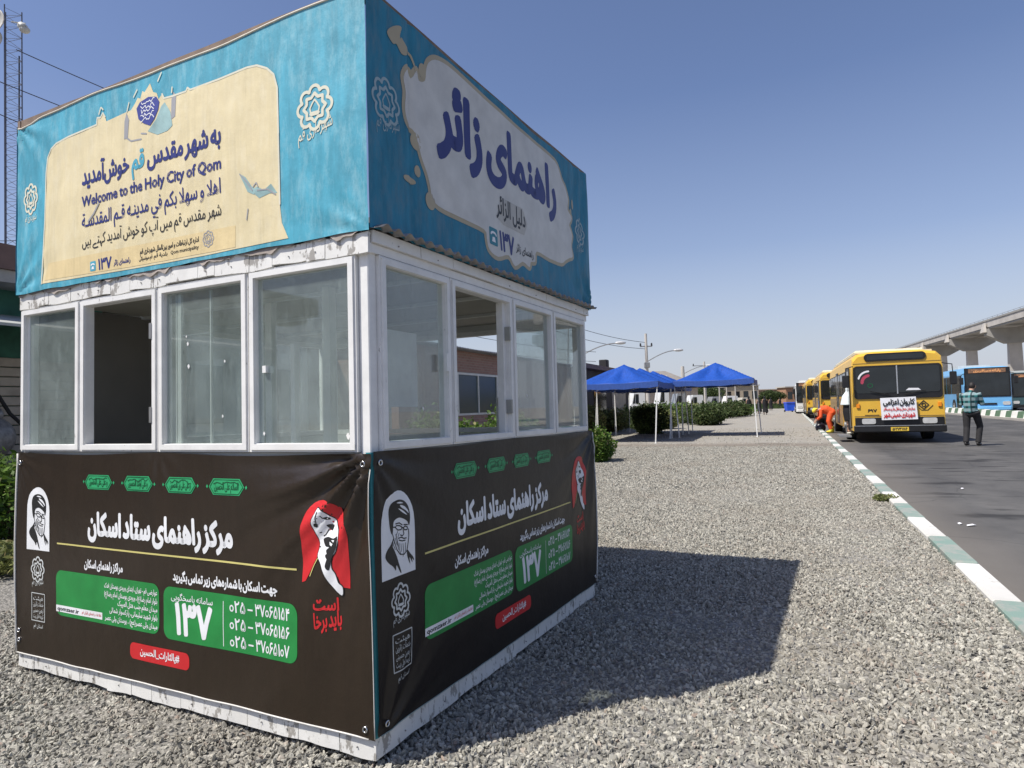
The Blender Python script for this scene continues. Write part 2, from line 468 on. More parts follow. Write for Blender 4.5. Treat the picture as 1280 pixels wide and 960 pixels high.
def union(polys):
    vs = []; fs = []
    for p in polys:
        a = sum(p[i][0] * p[(i + 1) % len(p)][1] - p[(i + 1) % len(p)][0] * p[i][1] for i in range(len(p)))
        if abs(a) < 1e-9: continue
        if a < 0: p = p[::-1]
        b = len(vs); vs += [Vector(q) for q in p]; fs.append(list(range(b, b + len(p))))
    if not fs: return [], []
    r = delaunay_2d_cdt(vs, [], fs, 1, 1e-5)
    keep = [tuple(f) for f, o in zip(r[2], r[5]) if len(o)]
    used = sorted({i for f in keep for i in f}); ix = {j: k for k, j in enumerate(used)}
    return [(r[0][j].x, r[0][j].y) for j in used], [tuple(ix[i] for i in f) for f in keep]
UC = {}
def strokes(lines, r, n=8):
    """ribbons of half width r (r may be a pair for a taper) round polylines, as convex pieces"""
    out = []
    for ln in lines:
        for i in range(len(ln) - 1):
            (x0, y0), (x1, y1) = ln[i], ln[i + 1]
            L = math.hypot(x1 - x0, y1 - y0)
            if L < 1e-7: continue
            nx, ny = -(y1 - y0) / L * r, (x1 - x0) / L * r
            out.append([(x0 + nx, y0 + ny), (x0 - nx, y0 - ny), (x1 - nx, y1 - ny), (x1 + nx, y1 + ny)])
        if n:
            for x, y in ln: out.append([(x + r * math.cos(2 * math.pi * k / n), y + r * math.sin(2 * math.pi * k / n)) for k in range(n)])
    return out
def text2d(s, bold=.02):
    """-> verts2d, faces in em units, x from 0; one union per glyph"""
    V = []; F = []; x = 0; xm = 1e9; xM = -1e9
    for ch in shape(s):
        if ch == ' ': x += .22 if bold < .03 else .13; continue
        zero = ch == '\u06f0'
        vs, es, v2, fs, adv = glyph(ch)
        if zero:
            pts = [(.20 + .15 * math.cos(t * math.pi / 6), .22 + .17 * math.sin(t * math.pi / 6)) for t in range(13)]
            polys = strokes([pts], bold + .028, 0); adv = .42
        else:
            polys = [[v2[i] for i in f] for f in fs]
            if bold > 0: polys += strokes(es, bold, 6)
        if (ch, bold) not in UC: UC[(ch, bold)] = union(polys)
        gv, gf = UC[(ch, bold)]
        b = len(V); V += [(p[0] + x, p[1]) for p in gv]; F += [tuple(b + i for i in f) for f in gf]
        x += adv
    if not V: return V, F
    x0 = min(p[0] for p in V); V = [(p[0] - x0, p[1]) for p in V]
    return V, F
def fit(s, a0, a1, zb, h, bold=.02, zb1=None):
    """text from a0 to a1, baseline zb (zb1 at the right end), h = height of one em-ish tall letter"""
    V, F = text2d(s, bold)
    W_ = max(p[0] for p in V); sx = (a1 - a0) / W_; sy = h / .66
    zb1 = zb if zb1 is None else zb1
    return [(a0 + p[0] * sx, zb + (zb1 - zb) * p[0] / W_ + p[1] * sy) for p in V], F
def cut_grid(V, F, step):
    bm = bmesh.new(); vs = [bm.verts.new((p[0], p[1], 0)) for p in V]
    for f in F:
        try: bm.faces.new([vs[i] for i in f])
        except ValueError: pass
    xs = [p[0] for p in V]; ys = [p[1] for p in V]
    for ax, lo, hi in ((0, min(xs), max(xs)), (1, min(ys), max(ys))):
        t = math.ceil(lo / step) * step
        while t < hi:
            co = (t, 0, 0) if ax == 0 else (0, t, 0); no = (1, 0, 0) if ax == 0 else (0, 1, 0)
            bmesh.ops.bisect_plane(bm, geom=bm.verts[:] + bm.edges[:] + bm.faces[:], plane_co=co, plane_no=no, dist=1e-6)
            t += step
    bm.verts.index_update()
    V2 = [(v.co.x, v.co.y) for v in bm.verts]; F2 = [tuple(v.index for v in f.verts) for f in bm.faces]
    bm.free(); return V2, F2
def merge(parts):
    V = []; F = []
    for v, f in parts:
        b = len(V); V += list(v); F += [tuple(b + i for i in g) for g in f]
    return V, F
def arcpts(cx, cy, rx, ry, a0, a1, n):
    return [(cx + rx * math.cos(R(a0 + (a1 - a0) * i / n)), cy + ry * math.sin(R(a0 + (a1 - a0) * i / n))) for i in range(n + 1)]
def rrect(x0, z0, x1, z1, r, tr=None):
    p = arcpts(x1 - r, z1 - r, r, r, 0, 90, 6) + arcpts(x0 + r, z1 - r, r, r, 90, 180, 6) + arcpts(x0 + r, z0 + r, r, r, 180, 270, 6) + arcpts(x1 - r, z0 + r, r, r, 270, 360, 6)
    return p
def cr(p, n=4):
    out = []; N = len(p)
    for i in range(N):
        a, b, c, d = p[i - 1], p[i], p[(i + 1) % N], p[(i + 2) % N]
        for k in range(n):
            t = k / n; out.append(tuple(.5 * (2 * b[q] + (c[q] - a[q]) * t + (2 * a[q] - 5 * b[q] + 4 * c[q] - d[q]) * t * t + (3 * b[q] - a[q] - 3 * c[q] + d[q]) * t ** 3) for q in (0, 1)))
    return out
def poly(p):
    v, f = union_simple(p); return v, f
def union_simple(p):
    n = len(p); vs = [Vector(q) for q in p]
    a = sum(p[i][0] * p[(i + 1) % n][1] - p[(i + 1) % n][0] * p[i][1] for i in range(n))
    idx = list(range(n)) if a > 0 else list(range(n))[::-1]
    r = delaunay_2d_cdt(vs, [], [idx], 1, 1e-6)
    return [(v.x, v.y) for v in r[0]], [tuple(f) for f in r[2]]

# ------------------------------------------------------------------ the setting
def sheet(name, mat, u0, u1, v0, v1, z, nu=1, nv=1, fz=None):
    m = MB(); vs = []; fs = []
    for i in range(nu + 1):
        for j in range(nv + 1):
            v = v0 + (v1 - v0) * j / nv; u = u0 + (u1 - u0) * i / nu
            vs.append((v, u, z + (fz(u, v) if fz else 0)))
    for i in range(nu):
        for j in range(nv):
            a = i * (nv + 1) + j; fs.append((a, a + 1, a + nv + 2, a + nv + 1))
    m.add(vs, fs); o = m.build(name, mat, smooth=nu > 1); o.rotation_euler = (0, 0, RZ)
    return tag(o, kind='structure')
g0 = MB(); g0.add([(-4000, -4000, -.16), (4000, -4000, -.16), (4000, 4000, -.16), (-4000, 4000, -.16)], [(0, 1, 2, 3)])
tag(g0.build("ground", simple("dry_earth", (.34, .31, .26), .95, .15, .05)), kind='structure')
hz = lambda u, v: .012 * noise.noise((u * .9, v * .9, 0)) + .010 * noise.noise((u * 3, v * 3, 5))
sheet("gravel_lot", MG, -8, 22, -14, 1.146, 0, 300, 150, hz)
o = sheet("dirt_lot", MG, 22, 190, -60, 1.146, 0.0)
o = sheet("side_lot", MG, -60, 22, -60, -14, 0.0)
sheet("road", MAS, -60, 400, 1.316, 10.86, -.10)
sheet("far_carriageway", MAS, -60, 400, 12.6, 24, -.10)

def stones(name, polyuv, dens, smin, smax, seed):
    m = MB(); m.add([(v, u, .004) for u, v in polyuv], [tuple(range(len(polyuv)))])
    o = m.build(name, MST); o.rotation_euler = (0, 0, RZ); tag(o, kind='stuff')
    ng = bpy.data.node_groups.new(name, 'GeometryNodeTree')
    ng.interface.new_socket("Geometry", in_out='INPUT', socket_type='NodeSocketGeometry')
    ng.interface.new_socket("Geometry", in_out='OUTPUT', socket_type='NodeSocketGeometry')
    N = ng.nodes.new; L = ng.links.new
    gi = N('NodeGroupInput'); go = N('NodeGroupOutput')
    ds = N('GeometryNodeDistributePointsOnFaces'); ds.inputs['Density'].default_value = dens; ds.inputs['Seed'].default_value = seed
    L(gi.outputs[0], ds.inputs['Mesh'])
    join = N('GeometryNodeGeometryToInstance')
    for k in range(5):
        ic = N('GeometryNodeMeshIcoSphere'); ic.inputs['Radius'].default_value = 1; ic.inputs['Subdivisions'].default_value = 2
        sp = N('GeometryNodeSetPosition'); nz = N('ShaderNodeTexNoise'); nz.noise_dimensions = '4D'
        nz.inputs['Scale'].default_value = .9; nz.inputs['W'].default_value = k * 3.7 + seed; nz.inputs['Detail'].default_value = 1
        sb = N('ShaderNodeVectorMath'); sb.operation = 'SUBTRACT'; sb.inputs[1].default_value = (.5, .5, .5)
        ml = N('ShaderNodeVectorMath'); ml.operation = 'SCALE'; ml.inputs['Scale'].default_value = 2.9
        L(nz.outputs['Color'], sb.inputs[0]); L(sb.outputs[0], ml.inputs[0]); L(ic.outputs['Mesh'], sp.inputs['Geometry']); L(ml.outputs[0], sp.inputs['Offset'])
        # cut the lobes into flat facets
        sm = N('GeometryNodeSetMaterial'); sm.inputs['Material'].default_value = MST; L(sp.outputs[0], sm.inputs['Geometry'])
        L(sm.outputs[0], join.inputs[0])
    ip = N('GeometryNodeInstanceOnPoints'); ip.inputs['Pick Instance'].default_value = True
    L(ds.outputs['Points'], ip.inputs['Points']); L(join.outputs[0], ip.inputs['Instance'])
    ri = N('FunctionNodeRandomValue'); ri.data_type = 'INT'; ri.inputs['Min'].default_value = 0; ri.inputs['Max'].default_value = 4
    idx = [s for s in ri.outputs if s.enabled and s.type == 'INT'][0]; L(idx, ip.inputs['Instance Index'])
    for nm in ('Min', 'Max'):
        pass
    rr = N('FunctionNodeRandomValue'); rr.data_type = 'FLOAT_VECTOR'
    rr.inputs['Min'].default_value = (0, 0, 0); rr.inputs['Max'].default_value = (6.28, 6.28, 6.28)
    L(rr.outputs['Value'], ip.inputs['Rotation'])
    rs = N('FunctionNodeRandomValue'); rs.data_type = 'FLOAT_VECTOR'
    rs.inputs['Min'].default_value = (smin, smin * .8, smin * .5); rs.inputs['Max'].default_value = (smax * 1.3, smax, smax * .62)
    rs.inputs['Seed'].default_value = 9
    L(rs.outputs['Value'], ip.inputs['Scale'])
    L(ip.outputs[0], go.inputs[0])
    md = o.modifiers.new("scatter", 'NODES'); md.node_group = ng
    return o
def uv_of(x, y): return (EV.x * x + EV.y * y, NV.x * x + NV.y * y)
near = [uv_of(*p) for p in ((-4.6, 1.7), (.2, 1.7), (2.4, 1.9))] + [(6.1, 1.14), (10.5, 1.14), (10.5, -5.2), (6.5, -5.5)]
stones("gravel_stones", near, 3300, .0050, .0135, 1)
stones("gravel_stones_farther", [(10.5, 1.14), (20.3, 1.14), (20.6, -8), (10.5, -5.2)], 1500, .007, .018, 4)
stones("scattered_pebbles", [(20.3, 1.14), (34, 1.14), (34, -6), (20.6, -8)], 14, .009, .022, 5)

# kerb of painted blocks along the road: white and green by turns, each block its own piece
def mat_worn(name, c, under=(.30, .285, .255), thr=.50):
    nb = NB(name).set(.8, 0, .25)
    k = nb.mix(nb.ramp(nb.noise(5, detail=7, rough=.7), [(thr, 0.0), (thr + .12, .9)]), c, under)
    k = nb.mix(nb.ramp(nb.noise(1.2, detail=4), [(.4, .1), (.7, .5)]), k, under)
    nb.color(k); nb.bump(nb.noise(40), .3, .004); return nb.m
MKW = mat_worn("kerb_white_paint", (.68, .67, .63), thr=.58); MKG = mat_worn("kerb_green_paint", (.19, .285, .245), (.30, .31, .28), .46)
kerb = MB(); kerb.box((1.165, -8, -.14), (1.30, 140, -.03))
kerb = kerb.build("kerb", M_CONC2); kerb.rotation_euler = (0, 0, RZ); tag(kerb, kind='structure')
kb = MB(); kb.bbox((1.150, .006, -.135), (1.318, 1.049, .045), .012); kb = kb.build("kerb_block", MKW, kerb)
kbm = {0: kb.data}; g_ = kb.data.copy(); g_.materials.clear(); g_.materials.append(MKG); kbm[1] = g_
ph = 6.13
first = True
for i in range(-4, 118):
    o = kb if first else kb.copy()
    if not first: COL.objects.link(o)
    first = False
    o.data = kbm[(i + 1) % 2]; o.location = (random.uniform(-.008, .008), ph + i * 1.055, random.uniform(-.006, .006)); o.rotation_euler = (0, 0, random.uniform(-.006, .006)); o.parent = kerb

# median barrier across the road
med = MB(); med.box((10.86, -10, -.15), (12.6, 300, .02)); med = med.build("median", M_CONC); med.rotation_euler = (0, 0, RZ); tag(med, kind='structure')
MBW = simple("barrier_white_paint", (.74, .73, .68), .7, .1, 3); MBG = simple("barrier_green_paint", (.10, .17, .10), .75, .2, 3)
bb = MB(); bb.prism([(11.02, .02), (11.10, .36), (11.34, .38), (11.42, .02)], lambda x, z, d: Vector((x, d, z)), .004, .996)
bb = bb.build("barrier_block", MBW, med); bm_ = {0: bb.data}; g_ = bb.data.copy(); g_.materials.clear(); g_.materials.append(MBG); bm_[1] = g_
first = True
for i in range(14, 130):
    o = bb if first else bb.copy()
    if not first: COL.objects.link(o)
    first = False
    o.data = bm_[i % 2]; o.location = (0, i * 1.0, random.uniform(-.01, .01)); o.parent = med

# ------------------------------------------------------------------ the kiosk
KW = 2.413
kiosk = empty("guide_kiosk", (-.5582, 2.5566, .03))
Rm = Matrix.Rotation(-.0103, 3, 'X') @ Matrix.Rotation(.003, 3, 'Y') @ Matrix.Rotation(-.4672, 3, 'Z')
kiosk.rotation_euler = Rm.to_euler()
kiosk_mat = Matrix.Translation(kiosk.location) @ Rm.to_4x4()
tag(kiosk, "white framed information booth wrapped in turquoise and dark brown printed banners, standing on the gravel", "kiosk")
def FT(F):
    """face coordinates (a from the left seen from outside, z, d outward) -> local point"""
    if F == 'L': return lambda a, z, d: Vector((a - KW, -d, z))
    if F == 'R': return lambda a, z, d: Vector((d, a, z))
    if F == 'B': return lambda a, z, d: Vector((-a, KW + d, z))
    return lambda a, z, d: Vector((-KW - d, KW - a, z))
def fbox(m, F, a0, a1, z0, z1, d0, d1):
    T = FT(F); m.box((a0, z0, d0), (a1, z1, d1), lambda v: T(v.x, v.y, v.z)); return m
# floor, roof, ceiling
MB().box((-KW + .03, .03, .02), (-.03, KW - .03, .07)).build("floor_slab", M_TAUPE, kiosk)
MB().box((-KW - .03, -.012, 2.036), (.012, KW + .03, 2.062)).build("roof", M_GALV, kiosk)
MB().box((-KW + .05, .05, 1.985), (-.05, KW - .05, 2.0)).build("ceiling", M_BEIGE, kiosk)
cb_ = MB()
for t in (.65, 1.25, 1.85): cb_.box((-KW + .05, t, 1.965), (-.05, t + .03, 1.984))
cb_.build("ceiling_batten", M_WHITE2, kiosk)
# corner posts
for x0, y0 in ((-.05, 0), (-KW, 0), (-.05, KW - .05), (-KW, KW - .05)):
    MB().bbox((x0, y0, .0), (x0 + .05, y0 + .05, 2.03), .004).build("corner_post", M_WHITE, kiosk)
# lower walls of sandwich panels
for F in 'LRBS':
    wl = MB(); fbox(wl, F, .055, KW - .055, .03, 1.16, -.045, -.006); wl.build("lower_wall", M_WHITE2, kiosk)
# the closed side away from the camera
sp = MB(); fbox(sp, 'S', 1.466, KW - .055, 1.163, 1.98, -.04, -.008); sp.build("closed_wall", M_TAUPE, kiosk)
# window frames
LAY = {'L': [(0.004, .548), (.553, 1.163), (1.169, 1.766), (1.772, 2.362)], 'R': [(.05, .572), (.579, 1.212), (1.218, 1.782), (1.788, 2.362)]}
LAY['B'] = [(.05, .60), (.605, 1.19), (1.195, 1.78), (1.785, 2.362)]
LAY['S'] = [(.05, .78), (.785, 1.46)]
OPEN = {'S': (), 'L': (1,), 'R': (1,), 'B': (1,)}
for F in 'LRBS':
    T = FT(F)
    for i, (a0, a1) in enumerate(LAY[F]):
        m = MB(); b = .036
        z0, z1 = 1.163, 1.944
        # mitred bars: outer ring, inner ring
        for (d0, d1, e) in ((-.03, .016, 0), (-.02, .024, .009)):
            oo = [(a0 + e, z0 + e), (a1 - e, z0 + e), (a1 - e, z1 - e), (a0 + e, z1 - e)]
            ii = [(a0 + b - e * .3, z0 + b - e * .3), (a1 - b + e * .3, z0 + b - e * .3), (a1 - b + e * .3, z1 - b + e * .3), (a0 + b - e * .3, z1 - b + e * .3)]
            for k in range(4):
                q = [oo[k], oo[(k + 1) % 4], ii[(k + 1) % 4], ii[k]]
                m.prism(q, lambda x, y, d: T(x, y, d), d0, d1)
        fr = m.build("window_frame", M_WHITE, kiosk)
        if i not in OPEN[F]:
            p = MB(); fbox(p, F, a0 + b - .004, a1 - b + .004, z0 + b - .004, z1 - b + .004, -.006, -.002)
            p.build("pane", M_GLASS if F == 'L' else M_GLASS2, fr)
        else:
            for zz in (1.30, 1.70):
                h = MB(); fbox(h, F, a1 - b - .012, a1 - b + .004, zz, zz + .075, -.012, .028); h.build("hinge", M_METAL, fr)
            jm = MB(); fbox(jm, F, a1 - b - .030, a1 - b, z0 + b, z1 - b, -.045, -.006); jm.build("jamb", M_WHITE, fr)
    # rail behind the frames, closing the gap to the wall below
    m = MB(); fbox(m, F, .052 if F != 'S' else .052, KW - .052 if F != 'S' else 1.464, 1.945, 2.033, -.04, -.004); m.build("top_rail", M_WHITE2, kiosk)
T = FT('L')
for a_, w_, z1_ in ((1.497, .004, 1.90), (1.285, .012, 1.90), (1.262, .003, 1.90)):
    m = MB(); fbox(m, 'L', a_ - w_, a_ + w_, 1.20, z1_, -.020, -.009); m.build("sash_edge", M_WHITE2, kiosk)
m = MB(); fbox(m, 'L', 1.30, 1.49, 1.70, 1.706, -.020, -.010); m.build("sash_edge", M_METAL, kiosk)
for F, a_, z_, r_ in (('L', 1.355, 1.66, .007), ('L', 1.36, 1.555, .008), ('L', 1.60, 1.565, .005), ('L', 1.585, 1.32, .005), ('L', 1.345, 1.695, .004), ('L', 2.30, 1.225, .010), ('L', 1.84, 1.24, .006), ('L', .49, 1.47, .005), ('R', .36, 1.33, .006), ('R', 1.42, 1.40, .006)):
    m = MB(); m.prism([(a_ + r_ * (.6 + .4 * math.cos(q * 2.1)) * math.cos(q), z_ + r_ * 1.5 * math.sin(q)) for q in (0, .9, 1.9, 2.9, 3.9, 5.1)], lambda x, y, d: FT(F)(x, y, d), -.0012, .0005); m.build("paint_spot", M_WHITE, kiosk)
m = MB(); fbox(m, 'R', .500, .528, 1.50, 1.58, .026, .040); m.build("window_handle", M_WHITE, kiosk)
m = MB(); fbox(m, 'L', 1.845, 1.865, 1.50, 1.53, -.035, .012); m.build("window_latch", M_WHITE, kiosk)
# inside: shelf post and slanting sheet seen through the glass
MB().box((-.75, .55, .07), (-.70, .60, 1.98)).build("inner_post", M_WHITE2, kiosk)
MB().box((-1.55, KW - .42, .07), (-.30, KW - .10, .95)).build("counter", M_WHITE2, kiosk)
MB().box((-1.60, KW - .45, .953), (-.25, KW - .08, .985)).build("counter_top", simple("pale_counter_top", (.5, .48, .43), .4), kiosk)
MB().box((-.62, KW - .22, .985), (-.50, KW - .12, 1.42)).build("inner_post", M_WHITE, kiosk)
ps = MB(); ps.box((-.45, .52, 1.35), (-.44, .95, 1.75)); ps.build("notice_sheet", simple("paper_sheet", (.6, .62, .62), .7), kiosk)
inv = kiosk_mat.inverted()
for (x, Y, y0, y1, w_) in ((340, 3.75, 330, 560, .05), (370, 3.6, 430, 560, .03), (222, 4.3, 360, 560, .06)):
    a_ = px(x, y1, Y); b_ = px(x, y0, Y); a_ = inv @ a_; b_ = inv @ b_
    MB().box((a_.x - w_ / 2, a_.y - .02, max(.07, a_.z - .9)), (a_.x + w_ / 2, a_.y + .02, min(1.98, b_.z))).build("inner_post", M_WHITE, kiosk)
# header boards and foot boards, each board its own piece
def boards(F, z0, z1, widths, name, mat, d0, d1, wob=.006):
    T = FT(F); a = -.004; k = 0
    while a < KW - .02:
        w_ = widths[k % len(widths)] * random.uniform(.85, 1.15); k += 1
        a1 = min(a + w_, KW + d1 - .001)
        if KW - a1 < .06: a1 = KW + (d1 if F in 'L' else 0)
        n = max(2, int((a1 - a) / .03)); top = []; bot = []
        tz = random.uniform(-wob, wob); bz = random.uniform(-wob, wob); dd = random.uniform(0, .004)
        for i in range(n + 1):
            t = a + .0015 + (a1 - a - .003) * i / n
            top.append((t, z1 + tz * .5 + wob * 1.2 * noise.noise((t * 9, z1 * 7, 1))))
            bot.append((t, z0 + bz * .6 + wob * 1.0 * noise.noise((t * 7, z0 * 5, 4))))
        m = MB(); vs = []; fs = []
        for i in range(n + 1):
            for (p, d) in ((bot[i], d0), (bot[i], d1 + dd), (top[i], d1 + dd * .3), (top[i], d0)): vs.append(T(p[0], p[1], d))
        for i in range(n):
            for q in range(4): fs.append((i * 4 + q, i * 4 + (q + 1) % 4, i * 4 + 4 + (q + 1) % 4, i * 4 + 4 + q))
        fs += [(0, 1, 2, 3), tuple(n * 4 + q for q in (3, 2, 1, 0))]
        m.add(vs, fs); o = m.build(name, mat, kiosk)
        s = MB(); zc = (z0 + z1) / 2 - .01; ac = (a + a1) / 2
        s.prism([(ac + .003 * math.cos(t), zc + .003 * math.sin(t)) for t in (0, 1.05, 2.1, 3.14, 4.2, 5.2)], lambda x, y, d: T(x, y, d), d1, d1 + .006)
        (s.build("screw", M_GALV, o) if k % 3 else None)
        a = a1
boards('L', 1.947, 2.026, [.17, .09, .2, .13, .22, .15], "header_board", M_SKIRT, .0, .022, .009)
boards('R', 1.985, 2.033, [.33, .28, .36], "header_board", M_WHITE, .0, .030, .002)
boards('L', .004, .088, [.13, .2, .17, .24, .19], "foot_board", M_SKIRT, -.03, .012, .008)
boards('R', .004, .090, [.3, .22, .26], "foot_board", M_SKIRT, -.03, .012, .006)
rb = MB(); fbox(rb, 'R', .0, KW, 1.947, 1.983, -.002, .014); rb.build("header_strip", M_WHITE, kiosk)
MB().box((-KW + .16, .16, -.14), (-.16, KW - .16, .02)).build("base_frame", M_DARK, kiosk)
# torn, peeling strip hanging below the turquoise banner
def torn(F, name, mat, z_top, depth, d, seed, a0=.0, a1=KW):
    T = FT(F); vs = []; fs = []; n = 150
    for i in range(n + 1):
        a = a0 + (a1 - a0) * i / n
        q = max(.1, .55 + 1.0 * noise.noise((a * 4, seed, 0)) + .7 * noise.noise((a * 19, seed, 3)))
        vs += [T(a, z_top, d), T(a, z_top - depth * q, d + .006 + .006 * noise.noise((a * 12, seed, 8)))]
    fs = [(2 * i, 2 * i + 1, 2 * i + 3, 2 * i + 2) for i in range(n)]
    m = MB(); m.add(vs, fs); return m.build(name, mat, kiosk)
torn('L', "torn_edge", simple("grey_torn_paper", (.30, .26, .23), .85, .3, 14), 2.034, .034, .026, 2.0)
# corrugated sheet edge above the right hand windows
T = FT('R'); vs = []; fs = []; n = 220
for i in range(n + 1):
    a = -.02 + (KW + .05) * i / n
    c_ = .010 * math.sin(a * 2 * math.pi / .076); sg = .010 * noise.noise((a * 3, 1, 1))
    vs += [T(a, 2.050 + c_, -.02), T(a, 2.042 + c_ + sg, .085 + .012 * noise.noise((a * 6, 2, 2)))]
m = MB(); m.add(vs, [(2 * i, 2 * i + 1, 2 * i + 3, 2 * i + 2) for i in range(n)]); o = m.build("corrugated_eave", M_GALV, kiosk, smooth=True)
o.modifiers.new("thick", 'SOLIDIFY').thickness = .002

# --- banners
def ramp01(x, a, b): return max(0., min(1., (x - a) / (b - a)))
def fold(a, z, ca, cz, k, amp, reach, ph=0, sgn=1):
    dx, dz = a - ca, z - cz; r = math.hypot(dx, dz); th = math.atan2(dz, dx)
    s_ = math.sin(k * th + ph + .6 * noise.noise((a * 3, z * 3, ca)))
    return amp * (s_ * abs(s_)) * math.exp(-r / reach) * ramp01(r, 0, .10)
def d_lowL(a, z):
    d = .020 + .006 * noise.noise((a * 1.6, z * 1.8, 1)) + .0022 * noise.noise((a * 5, z * 5, 7))
    d += fold(a, z, 2.43, 1.15, 15, .044, .33, .4) + fold(a, z, -.02, 1.15, 12, .009, .20, .9)
    d += .004 * math.sin(a * 9) * math.exp(-(1.15 - z) / .10) + .010 * math.exp(-a / .05) * math.sin(max(0, (z - .07)) * 2.9)
    d += fold(a, z, 1.168, 1.17, 9, .006, .10, 0)
    return d + .004
def d_lowR(a, z):
    d = .020 + .006 * noise.noise((a * 1.7, z * 1.6, 11)) + .0022 * noise.noise((a * 5, z * 5, 17))
    d += fold(a, z, -.03, 1.15, 13, .010, .25, .2) + fold(a, z, 2.45, 1.15, 14, .018, .34, 1.2) + fold(a, z, 0.0, .06, 11, .014, .30, 2.2)
    d += .016 * ramp01(a, 2.2, 2.45) * math.sin(ramp01(z, .1, 1.15) * math.pi)
    return d + .004
def d_upL(a, z):
    d = .034 + .007 * noise.noise((a * 1.3, z * 1.8, 21)) + .0028 * noise.noise((a * 5, z * 4, 27)) + .0009 * noise.noise((a * 17, z * 11, 3))
    d += fold(a, z, -.02, 2.99, 13, .020, .16, .3) + fold(a, z, -.02, 2.03, 12, .016, .16, .9) + fold(a, z, 2.46, 2.02, 12, .012, .16, .9)
    return d + .003
def d_upR(a, z):
    d = .034 + .007 * noise.noise((a * 1.4, z * 1.7, 31)) + .0028 * noise.noise((a * 5, z * 4, 37)) + .0009 * noise.noise((a * 17, z * 11, 8))
    d += .008 * math.sin(a * 40 + 2 * noise.noise((a * 2, z * 2, 0))) * ramp01(a, 2.05, 2.3) + fold(a, z, 2.48, 2.02, 13, .018, .25, .5) - .010 * math.exp(-((a - .26) / .012) ** 2)
    return d + .003
def gridded(fn, step=.016):
    mem = {}
    def node(i, j):
        k = (i, j)
        if k not in mem: mem[k] = fn(i * step, j * step)
        return mem[k]
    def g(a, z):
        x, y = a / step, z / step; i, j = math.floor(x), math.floor(y); fx, fy = x - i, y - j
        return (node(i, j) * (1 - fx) + node(i + 1, j) * fx) * (1 - fy) + (node(i, j + 1) * (1 - fx) + node(i + 1, j + 1) * fx) * fy
    return g
d_lowL, d_lowR, d_upL, d_upR = [gridded(q) for q in (d_lowL, d_lowR, d_upL, d_upR)]
def banner(name, F, a0, a1, zf0, zf1, dfun, mat, label=None, step=.016):
    T = FT(F); vs = []; fs = []
    mult = lambda lo, hi: [k * step for k in range(math.ceil(lo / step + .3), math.floor(hi / step - .3) + 1)]
    As = [a0] + mult(a0, a1) + [a1]; na = len(As) - 1
    Zs = mult(max(zf0(a) for a in As), min(zf1(a) for a in As)); nz = len(Zs) + 1
    for a in As:
        for z in [zf0(a)] + Zs + [zf1(a)]: vs.append(T(a, z, dfun(a, z)))
    for i in range(na):
        for j in range(nz):
            q = i * (nz + 1) + j; fs.append((q, q + nz + 1, q + nz + 2, q + 1))
    m = MB(); m.add(vs, fs); o = m.build(name, mat, kiosk, smooth=True)
    if label: o['label'] = label
    return o
zt_upL = lambda a: 2.985 + .012 * noise.noise((a * 2.2, 0, 4)) - .030 * math.exp(-((a - .05) / .10) ** 2) + .012 * ramp01(a, 1.6, 2.4)
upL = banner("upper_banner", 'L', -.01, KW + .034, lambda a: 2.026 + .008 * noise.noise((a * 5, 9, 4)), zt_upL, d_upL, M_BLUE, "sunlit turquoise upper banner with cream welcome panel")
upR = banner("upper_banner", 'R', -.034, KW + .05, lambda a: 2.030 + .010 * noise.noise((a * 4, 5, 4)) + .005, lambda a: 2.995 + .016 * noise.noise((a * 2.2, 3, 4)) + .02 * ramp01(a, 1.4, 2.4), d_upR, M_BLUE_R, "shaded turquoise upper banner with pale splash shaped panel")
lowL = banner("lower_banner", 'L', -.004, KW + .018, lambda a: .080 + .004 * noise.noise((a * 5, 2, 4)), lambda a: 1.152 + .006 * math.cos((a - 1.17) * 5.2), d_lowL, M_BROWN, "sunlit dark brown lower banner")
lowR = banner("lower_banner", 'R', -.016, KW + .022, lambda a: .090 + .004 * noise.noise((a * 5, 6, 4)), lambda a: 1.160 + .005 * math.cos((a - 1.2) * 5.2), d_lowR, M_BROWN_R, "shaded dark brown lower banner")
# the two banners on the far sides
upB = banner("upper_banner", 'B', -.03, KW + .03, lambda a: 2.03, lambda a: 2.99, lambda a, z: .034 + .006 * noise.noise((a * 2, z * 2, 51)), M_BLUE, step=.05)
upS = banner("upper_banner", 'S', -.03, KW + .03, lambda a: 2.03, lambda a: 2.985, lambda a, z: .034 + .006 * noise.noise((a * 2, z * 2, 61)), M_BLUE, step=.05)
banner("lower_banner", 'B', 0, KW, lambda a: .08, lambda a: 1.15, lambda a, z: .02 + .006 * noise.noise((a * 2, z * 2, 71)), M_BROWN, step=.05)
banner("lower_banner", 'S', 0, KW, lambda a: .08, lambda a: 1.15, lambda a, z: .02 + .006 * noise.noise((a * 2, z * 2, 81)), M_BROWN, step=.05)
